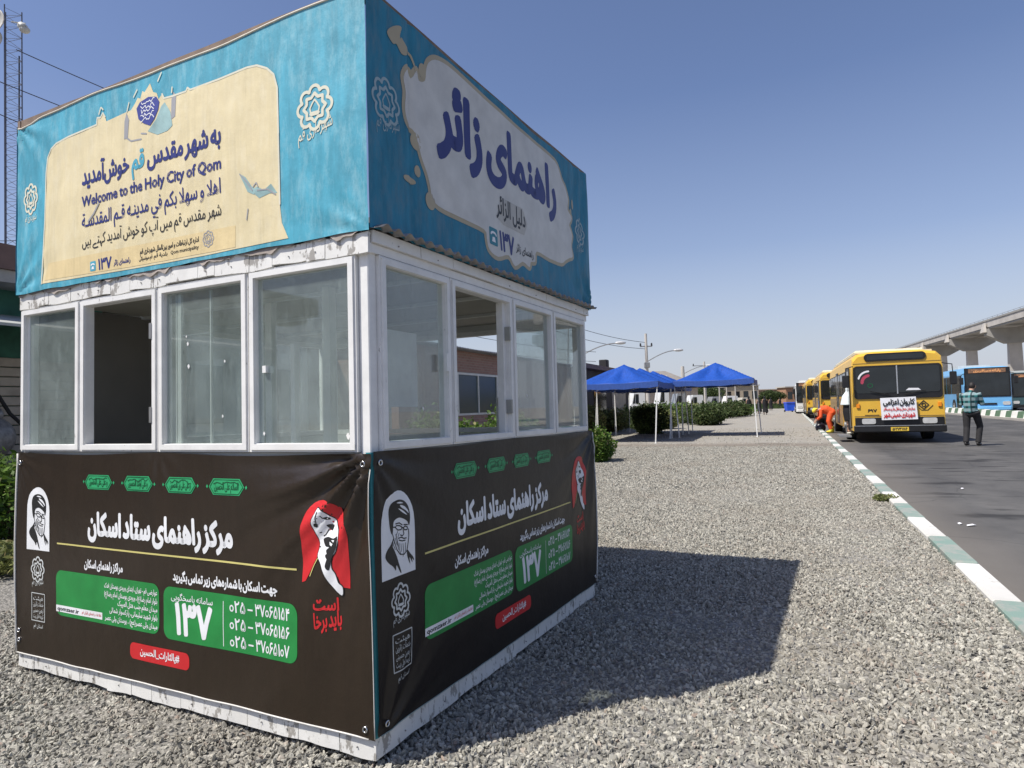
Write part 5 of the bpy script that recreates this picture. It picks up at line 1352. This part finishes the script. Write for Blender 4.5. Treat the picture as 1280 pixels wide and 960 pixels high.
def old_bus(loc, sign, label, group):
    W2, L, H = 1.25, 11.6, 2.88
    e = empty("city_bus", loc, RZ); tag(e, label, "bus", group)
    # the shell, lofted through sections: x, z outlines
    def sec(k, zk=0):
        top = H - zk
        return [(-W2 * k, .38), (-W2 * k, 2.35), (-W2 * k * .97, top - .22), (-W2 * k * .86, top - .07), (-W2 * k * .5, top), (W2 * k * .5, top), (W2 * k * .86, top - .07), (W2 * k * .97, top - .22), (W2 * k, 2.35), (W2 * k, .38)]
    ys = [(0, .975, .10), (.10, 1.0, .02), (.5, 1, 0), (L - .3, 1, 0), (L, .96, .06)]
    vs = []; fs = []; N = 10
    for y, k, zk in ys: vs += [(x, y + (0 if y > 0 else 0), z) for x, z in sec(k, zk)]
    for i in range(len(ys) - 1):
        for q in range(N): fs.append((i * N + q, i * N + (q + 1) % N, (i + 1) * N + (q + 1) % N, (i + 1) * N + q))
    fs += [tuple(range(N)), tuple((len(ys) - 1) * N + q for q in range(N))[::-1]]
    m = MB(); m.add(vs, fs); body = m.build("body", M_YEL, e)
    # pale raised roof
    m = MB(); m.bbox((-1.02, 1.5, H - .01), (1.02, L - .8, H + .13), .06); m.build("roof_hump", M_CRM, e)
    m = MB(); m.box((-1.06, .55, H - .045), (1.06, L - .4, H + .008)); m.build("roof", M_CRM, e)
    # tan lower sides
    for s in (-1, 1):
        a, b = (s * (W2 + .004), s * (W2 + .014)); x0, x1 = min(a, b), max(a, b)
        for (y0, y1) in ((2.0, 2.95), (4.05, 5.6), (6.72, L - .3)):
            MB().box((x0, y0, .42), (x1, y1, 1.18)).build("side_panel", M_YELD, e)
        MB().box((x0, 2.0, 1.20), (x1, L - .3, 1.42)).build("side_band", M_YELD, e)
        for k in range(7):
            y0 = 2.05 + k * 1.33
            wn = MB(); wn.bbox((x0, y0, 1.50), (x1 + (.012 if s > 0 else 0), y0 + 1.20, 2.34), .004); wn = wn.build("side_window", M_BLK, e)
            xo = s * (W2 + .024)
            for (c0, c1) in ((.05, .58), (.62, 1.15)): MB().box((min(xo, xo + s * .004), y0 + c0, 1.56), (max(xo, xo + s * .004), y0 + c1, 2.29)).build("pane", M_BUSG, wn)
        MB().box((x0, 0.25, .50), (x1 + (0 if s < 0 else .0), 1.9, .52)).build("trim_strip", M_METAL, e)
        for (yw) in (2.45, 8.6):
            m = MB(); m.prism(arcpts(yw, .5, .62, .60, 0, 180, 10) + [(yw - .62, .38), (yw + .62, .38)], lambda yy, z, d: Vector((d, yy, z)), x0 - (.004 if s < 0 else 0), x1 + (.004 if s > 0 else 0)); m.build("wheel_arch", M_DARK, e)
            wheel(e, s * 1.0, yw, .49, s)
    # folding doors on the kerb side
    for (y0, y1) in ((.55, 1.85), (5.65, 6.65)):
        xo = -(W2 + .018); d = MB(); d.box((xo - .01, y0, .45), (xo + .008, y1, 2.42)); d = d.build("door", M_BLK, e)
        for k in range(2):
            c0 = y0 + .06 + k * (y1 - y0) / 2; MB().box((xo - .022, c0, .75), (xo - .014, c0 + (y1 - y0) / 2 - .12, 2.3)).build("pane", M_BUSG, d)
            MB().box((xo - .026, c0 - .03, .5), (xo - .014, c0, 2.36)).build("door_edge", M_METAL, d)
    # front
    f = -.004
    ws = MB(); ws.prism(rrect(-1.19, 1.38, 1.19, 2.42, .10), lambda x, z, d: Vector((x, d, z)), -.03, .02); ws = ws.build("windscreen_surround", M_BLK, e)
    for s in (-1, 1):
        p = MB(); p.prism(rrect(min(s * .03, s * 1.13), 1.56, max(s * .03, s * 1.13), 2.36, .07), lambda x, z, d: Vector((x, d, z)), -.040, -.031); p.build("pane", M_BUSG, ws)
    MB().box((-.018, -.052, 1.52), (.018, -.031, 2.40)).build("windscreen_divider", M_CHROME, ws)
    m = MB(); m.prism(rrect(-.88, 2.55, .80, 2.80, .12), lambda x, z, d: Vector((x, d, z)), -.03, .0); m = m.build("destination_board", M_BLK, e)
    MB().box((-.80, -.036, 2.60), (.72, -.031, 2.75)).build("destination_glass", M_BUSG, m)
    MB().bbox((-1.24, -.12, .34), (1.24, .10, .56), .03).build("bumper", M_BLK, e)
    MB().bbox((-1.20, -.03, .56), (1.20, .0, .80), .01).build("grille_band", M_BLK, e)
    MB().box((-1.22, -.128, .535), (1.22, -.121, .555)).build("trim_strip", M_CHROME, e)
    for zz in (.84, 2.50):
        MB().box((-1.205, -.0105, zz), (1.205, -.002, zz + .010)).build("panel_seam", M_YELD, e)
    for s in (-1, 1):
        for (cx, w_) in ((s * .82, .19),):
            h = MB(); h.prism(rrect(cx - w_, .60, cx + w_, .77, .05), lambda x, z, d: Vector((x, d, z)), -.045, -.02); h.build("headlight", M_LENS, e)
        MB().bbox((s * 1.10 - .05, -.04, 1.10), (s * 1.10 + .05, -.005, 1.24), .01).build("indicator", M_AMB, e)
        # wipers and mirror
        MB().tube([(s * .2, -.06, 1.50), (s * .75, -.065, 1.62)], .012, 5).build("wiper", M_BLK, e)
        MB().tube([(s * 1.2, -.02, 2.42), (s * 1.42, -.22, 2.36), (s * 1.43, -.24, 2.10)], .015, 6).build("mirror_arm", M_BLK, e)
        MB().bbox((s * 1.43 - .09, -.29, 1.75), (s * 1.43 + .09, -.22, 2.14), .02).build("mirror", M_BLK, e)
    pl = MB().box((-.24, -.136, .38), (.24, -.129, .50)).build("number_plate", M_PLY, e)
    flat(pl, "plate_lettering", fit("۷۸۴ ۲۷۳ ۵۶", -.20, .20, .40, .075, .05), I_BLACK, -.139)
    flat(e, "fleet_number", fit("۶۹۷", -.84, -.58, .97, .085, .05), I_BLACK, -.034 + .028)
    return e
M_GREYP = simple("faded_sticker_red", (.40, .05, .09), .5)
bus1 = old_bus(RV(23.4, 3.15, -.10), True, "nearest yellow city bus with a white paper notice on its front, parked at the kerb", "yellow buses parked nose to tail at the kerb")
def copybus(u, v, label):
    c = copy_tree(bus1); c.location = RV(u, v, -.10); c['label'] = label; return c
copybus(39.5, 2.9, "second yellow bus, right behind the nearest one and mostly hidden by it")
copybus(53.0, 2.55, "third yellow bus in the line, with a white sheet in its windscreen")
# the notice of the first bus, emblem and sticker
sg = MB(); sg.add([(-.47, -.10, .72), (.50, -.10, .73), (.47, -.085, 1.42), (-.49, -.085, 1.40)], [(0, 1, 2, 3)])
sg = sg.build("paper_notice", M_PAP, bus1); sg.modifiers.new("thick", 'SOLIDIFY').thickness = .003
flat(sg, "notice_lettering", fit("کاروان اعزامی", -.42, .43, 1.20, .15, .045), I_BLACK, -.108)
flat(sg, "notice_lettering", fit("سازمان حمل و نقل بار و مسافر", -.42, .43, 1.02, .085, .035), I_RED, -.108)
flat(sg, "notice_lettering", fit("شهرداری خمینی شهر", -.42, .43, .82, .12, .045), I_RED, -.112)
flat(bus1, "maker_emblem", union(strokes([[(x + .68, z + 1.16) for x, z in ((-.13, 0), (0, .13), (.13, 0), (0, -.13), (-.13, 0))], arcpts(.68, 1.16, .05, .05, 0, 360, 10)], .014, 6)), I_BLACK, -.012)
flat(bus1, "emblem_bar", union(strokes([[(.55, 1.08), (.62, 1.00), (.78, 1.00), (.92, 1.14)]], .010, 5)), I_BLACK, -.010)
flat(bus1, "number_stripe", union([[(-.92, .865), (-.52, .865), (-.52, .885), (-.92, .885)]]), I_BLACK, -.010)
flat(bus1, "windscreen_sticker", union(strokes([arcpts(-.76, 1.97, .30, .28, 168, 92, 8)], .026, 5)), M_PAP, -.0425)
flat(bus1, "windscreen_sticker", union(strokes([arcpts(-.74, 1.90, .22, .22, 182, 100, 8)], .045, 5)), M_GREYP, -.0430)
flat(bus1, "windscreen_sticker", union(strokes([arcpts(-.74, 1.80, .07, .06, 0, 360, 9)], .012, 5)), I_DGREEN, -.0435)
flat(bus1, "tax_sheet", union([[(.22, 1.62), (.62, 1.62), (.56, 1.68), (.30, 1.69)]]), M_PAP, -.0425)

def modern_bus(loc, paint, label, group, scale=1.0, dark=False):
    W2, L, H = 1.27, 12, 3.0
    e = empty("city_bus", loc, RZ); e.scale = (scale,) * 3; tag(e, label, "bus", group)
    def sec(k, zk): top = H - zk; return [(-W2 * k, .28), (-W2 * k, 2.6), (-W2 * k * .93, top - .06), (-W2 * k * .7, top), (W2 * k * .7, top), (W2 * k * .93, top - .06), (W2 * k, 2.6), (W2 * k, .28)]
    ys = [(-.03, .96, .05), (.08, 1, 0), (L, 1, 0)]; N = 8; vs = []; fs = []
    for y, k, zk in ys: vs += [(x, y, z) for x, z in sec(k, zk)]
    for i in range(2):
        for q in range(N): fs.append((i * N + q, i * N + (q + 1) % N, (i + 1) * N + (q + 1) % N, (i + 1) * N + q))
    fs += [tuple(range(N)), tuple(2 * N + q for q in range(N))[::-1]]
    m = MB(); m.add(vs, fs); m.build("body", paint, e)
    wsr = MB(); wsr.prism(rrect(-1.20, 1.10, 1.20, 2.94, .06), lambda x, z, d: Vector((x, d, z)), -.055, -.031); wsr = wsr.build("windscreen_surround", M_BLK, e)
    MB().box((-1.12, -.062, 1.18), (1.12, -.056, 2.56)).build("pane", M_BUSG, wsr)
    MB().box((-.98, -.064, 2.62), (.98, -.056, 2.88)).build("destination_board", simple("amber_led_board", (.22, .12, .07), .5, .4, 12), wsr)
    flat(wsr, "destination_lettering", fit("پایانه مسافربری", -.72, .72, 2.69, .13, .05), simple("amber_ink", (.75, .35, .14), .5), -.068)
    MB().bbox((-1.18, -.12, .26), (1.18, .0, .50), .03).build("bumper", M_BLK if dark else paint, e)
    MB().bbox((-.45, -.075, .60), (.45, -.032, .72), .015).build("grille", M_BLK, e)
    for s in (-1, 1):
        m = MB(); m.prism(rrect(min(s * .75, s * 1.15), .58, max(s * .75, s * 1.15), .80, .08), lambda x, z, d: Vector((x, d, z)), -.07, -.031); m.build("headlight", M_LENS, e)
        MB().bbox((s * 1.42 - .11, -.36, 1.9), (s * 1.42 + .11, -.26, 2.35), .03).build("mirror", M_BLK, e)
        MB().tube([(s * 1.22, -.05, 2.6), (s * 1.42, -.3, 2.5), (s * 1.42, -.3, 2.3)], .02, 5).build("mirror_arm", M_BLK, e)
        for yw in (2.6, 8.6): wheel(e, s * 1.02, yw, .49, s)
        for k in range(8):
            y0 = .5 + k * 1.4; xo = s * (W2 + .003)
            MB().box((min(xo, xo + s * .012), y0, 1.35), (max(xo, xo + s * .012), y0 + 1.28, 2.5)).build("side_window", M_BUSG, e)
        for (y0, y1) in ((.6, 1.8), (5.6, 6.9)):
            if s < 0:
                d = MB().box((-W2 - .030, y0, .35), (-W2 - .018, y1, 2.5)).build("door", M_BLK, e)
                MB().box((-W2 - .036, y0 + .08, .6), (-W2 - .031, y1 - .08, 2.4)).build("pane", M_BUSG, d)
    fleet = MB().box((-.9, 3, H + .003), (.9, 6, H + .22)).build("roof_unit", M_WHITE2, e)
    return e
modern_bus(RV(66, 2.0, -.10), MWV, "white bus at the far end of the kerbside line", "modern buses", 1)
p = px(1235, 500, 45.5); u_, v_ = uv_of(p.x, p.y)
modern_bus(RV(u_, v_, -.10), M_LB, "light blue city bus with amber destination board beyond the green and white barrier", "modern buses", 1.10)
p = px(1289, 500, 51); u_, v_ = uv_of(p.x, p.y)
modern_bus(RV(u_, v_, -.10), simple("dark_teal_bus_paint", (.05, .10, .11), .35, .1, 2), "dark teal bus cut by the right edge of the view", "modern buses", 1.0, True)

# ------------------------------------------------------------------ people
def figure_mesh(name, mat, parts, vox, par=None, smooth=4):
    m = MB()
    for p in parts:
        if p[0] == 't': m.tube(p[1], p[2], 12)
        else: m.ell(p[1], p[2], 14, 10, p[3] if len(p) > 3 else None)
    o = m.build(name + "_raw", mat)
    r = o.modifiers.new("r", 'REMESH'); r.mode = 'VOXEL'; r.voxel_size = vox
    s = o.modifiers.new("s", 'SMOOTH'); s.iterations = smooth; s.factor = .5
    dg = bpy.context.evaluated_depsgraph_get(); dg.update()
    me = bpy.data.meshes.new_from_object(o.evaluated_get(dg)); me.name = name
    bpy.data.objects.remove(o)
    me.polygons.foreach_set('use_smooth', [True] * len(me.polygons))
    n = bpy.data.objects.new(name, me); COL.objects.link(n)
    if par is not None: n.parent = par
    return n
M_SKIN = simple("skin", (.42, .25, .17), .55, .08, 14); M_HAIR = simple("dark_hair", (.018, .014, .012), .6, .3, 40)
M_TROU = simple("charcoal_trousers", (.022, .021, .022), .8, .2, 12, bump=.2); M_CHAD = simple("black_chador_cloth", (.008, .008, .010), .75, .3, 6)
M_ORG = simple("orange_overall", (.72, .10, .025), .75, .12, 8, bump=.2); M_HIVIS = simple("yellow_hivis", (.75, .62, .05), .7, .1, 8)
M_SHOE = simple("black_shoe_leather", (.015, .013, .012), .4, .2, 8)
V3 = Vector
def hand(wr, d, side, palm=.0):
    """palm and five bent fingers from wrist along direction d"""
    d = V3(d).normalized(); s = V3(side).normalized(); n = d.cross(s)
    P = [('e', wr + d * .045, (.040, .016, .048), Matrix((s, n, d)).transposed())]
    for k, (off, ln, r) in enumerate(((-.030, .062, .0085), (-.010, .072, .009), (.010, .070, .009), (.029, .055, .008))):
        b = wr + d * .082 + s * off
        P.append(('t', [b, b + d * ln * .5, b + d * ln * .8 + n * ln * .3, b + d * ln * .85 + n * ln * .6], [r, r * .95, r * .85, r * .7]))
    b = wr + d * .03 - s * .034
    P.append(('t', [b, b - s * .022 + d * .022, b - s * .026 + d * .048 + n * .012], [.0115, .010, .008]))
    return P
def man_plaid():
    e = empty("person", (0, 0, 0)); tag(e, "man in teal plaid shirt and dark trousers standing on the road, head bent", "person")
    # local: faces +Y (away from the camera), x right, 1.72 m
    hl, hr = V3((-.10, 0, .92)), V3((.10, 0, .92)); kl, kr = V3((-.11, -.02, .50)), V3((.12, .20, .52)); al, ar = V3((-.10, -.14, .10)), V3((.09, .12, .09))
    sl_, sr = V3((-.185, .01, 1.40)), V3((.185, .01, 1.40)); el, er = V3((-.235, .06, 1.12)), V3((.235, .10, 1.12)); wl, wr = V3((-.07, .26, 1.12)), V3((.10, .28, 1.16))
    head = V3((.03, .09, 1.585)); neck = V3((.01, .02, 1.45))
    torso = [('t', [V3((0, 0, .90)), V3((0, -.01, 1.10)), V3((0, 0, 1.28)), V3((0, .01, 1.40))], [.135, .140, .155, .11]), ('e', (0, .01, 1.33), (.19, .115, .11))]
    body = torso + [('t', [neck - V3((0, .02, .06)), head - V3((0, .01, .02))], [.062, .055]), ('e', head, (.074, .092, .108), Matrix.Rotation(-.5, 3, 'X')), ('e', head + V3((0, .095, -.02)), (.014, .022, .018)), ('e', head + V3((.077, 0, 0)), (.010, .022, .032)), ('e', head + V3((-.077, 0, 0)), (.010, .022, .032)),
        ('t', [sl_, el], [.052, .042]), ('t', [el, wl], [.042, .028]), ('t', [sr, er], [.052, .042]), ('t', [er, wr], [.042, .028]), ('t', [hl, kl, al], [.085, .058, .040]), ('t', [hr, kr, ar], [.085, .058, .040])]
    body += hand(wl, (.5, .5, .2), (0, -.3, 1)) + hand(wr, (-.4, .5, .3), (0, .3, -1))
    figure_mesh("body", M_SKIN, body, .008, e)
    shirt = [('t', [V3((0, 0, .90)), V3((0, -.015, 1.10)), V3((0, 0, 1.28)), V3((0, .01, 1.42))], [.158, .160, .172, .10]), ('e', (0, -.005, 1.32), (.215, .135, .125)), ('e', (0, 0, .93), (.175, .135, .06)),
        ('t', [sl_, el, wl.lerp(el, .25)], [.070, .060, .050]), ('t', [sr, er, wr.lerp(er, .25)], [.070, .060, .050]), ('t', [neck - V3((0, .01, .03)), neck + V3((0, .01, .02))], [.075, .068])]
    figure_mesh("shirt", mat_plaid(), shirt, .010, e)
    tr = [('e', (0, -.005, .88), (.170, .130, .12)), ('t', [hl, kl, al + V3((0, 0, .0))], [.105, .078, .068]), ('t', [hr, kr, ar], [.105, .078, .068])]
    figure_mesh("trousers", M_TROU, tr, .010, e)
    MB().tube([(.165 * math.cos(t), .128 * math.sin(t), .925) for t in [i * math.pi / 10 for i in range(21)]], .012, 5).build("belt", M_SHOE, e)
    hair = [('e', head + V3((0, -.018, .022)), (.082, .092, .104), Matrix.Rotation(-.5, 3, 'X'))]
    h_ = figure_mesh("hair", M_HAIR, hair, .010, e)
    for q, yaw in ((al, .25), (ar, -.1)):
        sh = figure_mesh("shoe", M_SHOE, [('e', q + V3((0, .06, -.045)), (.048, .135, .038)), ('e', q + V3((0, -.01, -.03)), (.042, .06, .055))], .010, e)
    MB().bbox((-.03, .36, 1.10), (.05, .37, 1.24), .004).build("phone", M_BLK, e)
    return e
mp = man_plaid(); q = gnd(1216, 557.5, -.10); mp.location = q; mp.rotation_euler = (0, 0, -.95); mp.scale = (1.045,) * 3

def man_orange():
    e = empty("person", (0, 0, 0)); tag(e, "worker in orange overalls bending over beside the kerb, with yellow cap and boots", "person")
    # bends towards -X (left in view)
    hip = V3((.10, 0, .86)); sh = V3((-.28, 0, .98)); head = V3((-.50, 0, .92))
    body = [('t', [hip, (hip + sh) / 2 + V3((0, 0, .06)), sh], [.14, .15, .13]), ('t', [sh, head], [.07, .06]), ('e', head, (.085, .075, .105), Matrix.Rotation(-1.9, 3, 'Y')), ('e', head + V3((-.03, 0, -.10)), (.02, .015, .02))]
    for s in (-1, 1):
        k = V3((.02 + s * .03, s * .12, .48)); a = V3((.12 + s * .05, s * .12, .08))
        body += [('t', [hip + V3((0, s * .09, 0)), k, a], [.09, .06, .045])]
        el = V3((-.32, s * .20, .68)); w_ = V3((-.50, s * .10, .50)); body += [('t', [sh + V3((0, s * .16, 0)), el, w_], [.055, .045, .03])] + hand(w_, (-.5, 0, -1), (0, 1, 0))
    figure_mesh("body", M_SKIN, body, .011, e)
    ov = [('t', [hip, (hip + sh) / 2 + V3((0, 0, .06)), sh], [.185, .185, .155]), ('e', hip + V3((.03, 0, 0)), (.18, .19, .17))]
    for s in (-1, 1):
        k = V3((.02 + s * .03, s * .12, .48)); a = V3((.12 + s * .05, s * .12, .16))
        ov += [('t', [hip + V3((0, s * .09, 0)), k, a], [.13, .10, .085])]
        el = V3((-.32, s * .20, .68)); w_ = V3((-.44, s * .13, .57)); ov += [('t', [sh + V3((0, s * .14, 0)), el, w_], [.08, .065, .055])]
    figure_mesh("overalls", M_ORG, ov, .014, e)
    figure_mesh("cap", M_HIVIS, [('e', head + V3((-.02, 0, .03)), (.115, .095, .09), Matrix.Rotation(-1.2, 3, 'Y')), ('e', head + V3((.04, 0, .09)), (.09, .09, .04))], .014, e)
    for s in (-1, 1):
        figure_mesh("boot", M_HIVIS, [('t', [V3((.12 + s * .05, s * .12, .26)), V3((.12 + s * .05, s * .12, .08))], [.085, .07]), ('e', V3((.06 + s * .05, s * .12, .055)), (.14, .06, .05))], .014, e)
    return e
mo = man_orange(); mo.location = gnd(1036, 541, -.1); mo.rotation_euler = (0, 0, -.25)
tb = MB(); tb.ell((0, 0, .22), (.22, .16, .22), 12, 8); tb.tube([(.0, 0, .3), (-.12, 0, .55), (.05, 0, .66)], [.10, .08, .05], 8)
o = tb.build("black_sack", simple("black_sack_plastic", (.015, .015, .025), .35, .3, 8), smooth=True); o.location = gnd(1026, 541, -.1) ; tag(o, "black sack held open below the worker in orange", "sack")

def chador(loc, h, rz, label, white=False, cat_group="women in black walking away across the lot"):
    e = empty("person", loc, rz); tag(e, label, "person", cat_group)
    s = h / 1.62
    body = [('t', [V3((0, 0, .3)), V3((0, 0, 1.0)), V3((0, 0, 1.32))], [.12, .13, .12]), ('e', (0, 0, 1.30), (.18, .11, .08)), ('t', [V3((0, 0, 1.3)), V3((0, .01, 1.5))], [.05, .05]), ('e', (0, .02, 1.51), (.07, .085, .10)), ('e', (0, .10, 1.50), (.012, .015, .015)),
            ('t', [V3((-.08, 0, .8)), V3((-.09, .05, .45)), V3((-.09, 0, .08))], [.08, .06, .045]), ('t', [V3((.08, 0, .8)), V3((.09, -.05, .45)), V3((.09, -.1, .1))], [.08, .06, .045]),
            ('t', [V3((-.17, 0, 1.28)), V3((-.2, .05, 1.02)), V3((-.05, .2, 1.0))], [.05, .04, .03]), ('t', [V3((.17, 0, 1.28)), V3((.2, .05, 1.02)), V3((.05, .2, 1.05))], [.05, .04, .03])]
    body += hand(V3((-.05, .2, 1.0)), (.6, .4, 0), (0, 0, 1)) + hand(V3((.05, .2, 1.05)), (-.6, .4, 0), (0, 0, -1))
    b = figure_mesh("body", M_SKIN, body, .013, e); b.scale = (s,) * 3
    c = [('e', (0, -.01, 1.50), (.095, .10, .125)), ('t', [V3((0, -.01, 1.40)), V3((0, 0, 1.28)), V3((0, 0, 1.0)), V3((.02, .0, .6)), V3((.04, -.02, .24))], [.09, .17, .19, .20, .24]), ('t', [V3((.06, -.10, .5)), V3((.12, -.16, .16))], [.12, .10]), ('e', (.20, .02, .95), (.07, .07, .28))]
    if white:
        c1 = [('e', (0, -.01, 1.50), (.10, .105, .13)), ('t', [V3((0, -.01, 1.44)), V3((0, 0, 1.28)), V3((0, 0, .98))], [.10, .22, .29])]
        k = figure_mesh("white_veil", simple("white_veil_cloth", (.62, .68, .68), .8, .05, 6), c1, .016, e); k.scale = (s,) * 3
        c = [('t', [V3((0, 0, 1.05)), V3((0, 0, .75)), V3((.02, 0, .45))], [.2, .22, .20]), ('t', [V3((-.08, 0, .6)), V3((-.12, .1, .30))], [.13, .09]), ('t', [V3((.1, 0, .6)), V3((.12, -.1, .15))], [.13, .09])]
    k = figure_mesh("black_robe", M_CHAD, c, .016, e); k.scale = (s,) * 3
    for x, y, z in ((-.09, .03, .04), (.09, -.07, .05)):
        k = figure_mesh("shoe", M_SHOE if not white else simple("pale_shoe", (.6, .58, .5), .6), [('e', (x, y, z), (.045, .12, .04))], .012, e); k.scale = (s,) * 3
    return e
p = RV(24.75, 1.92, .30)
lady = chador((p.x, p.y, .12), 1.62, -1.3, "woman in white veil and black skirt climbing into the front door of the nearest bus", True, None)
MB().box((-1.62, .62, .16), (-1.27, 1.78, .22)).build("door_step", M_METAL, bus1)
for k, (x, y, Y, h, rz, lab) in enumerate(((936.5, 517, 60, 1.75, .1, "woman in black robe seen just left of the right canopy's front pole"), (956.5, 517, 60, 1.72, -.2, "woman in flowing black robe right of the canopy poles"), (949, 514, 66, 1.65, .2, "woman in black partly hidden between the canopy poles and her companion"), (963.5, 510, 84, 1.65, 0, "smaller woman in black farther away, right of the pair"), (975, 506, 110, 1.7, .3, "distant figure in dark clothes left of the blue bin"))):
    q = px(x, y, Y); chador((q.x, q.y, 0), h, rz, lab)

for k, (x, y, lab) in enumerate(((1214, 657, "larger scrap of white paper lying on the asphalt near the kerb"), (1200, 655, "smaller scrap of white paper on the asphalt near the kerb"), (1203, 611, "tiny white scrap on the asphalt farther out on the road"))):
    q = gnd(x, y, -.094); m = MB(); r_ = (.06, .022, .022)[k]
    m.add([(-r_, -.02, .002), (r_ * .3, -.025, .012), (r_, .0, .003), (r_ * .6, .03, .014), (-r_ * .5, .028, .006)], [(0, 1, 3, 4), (1, 2, 3)])
    o = m.build("paper_scrap", M_PAP); o.location = q; o.modifiers.new("thick", 'SOLIDIFY').thickness = .001; tag(o, lab, "paper", "scraps of paper on the road")
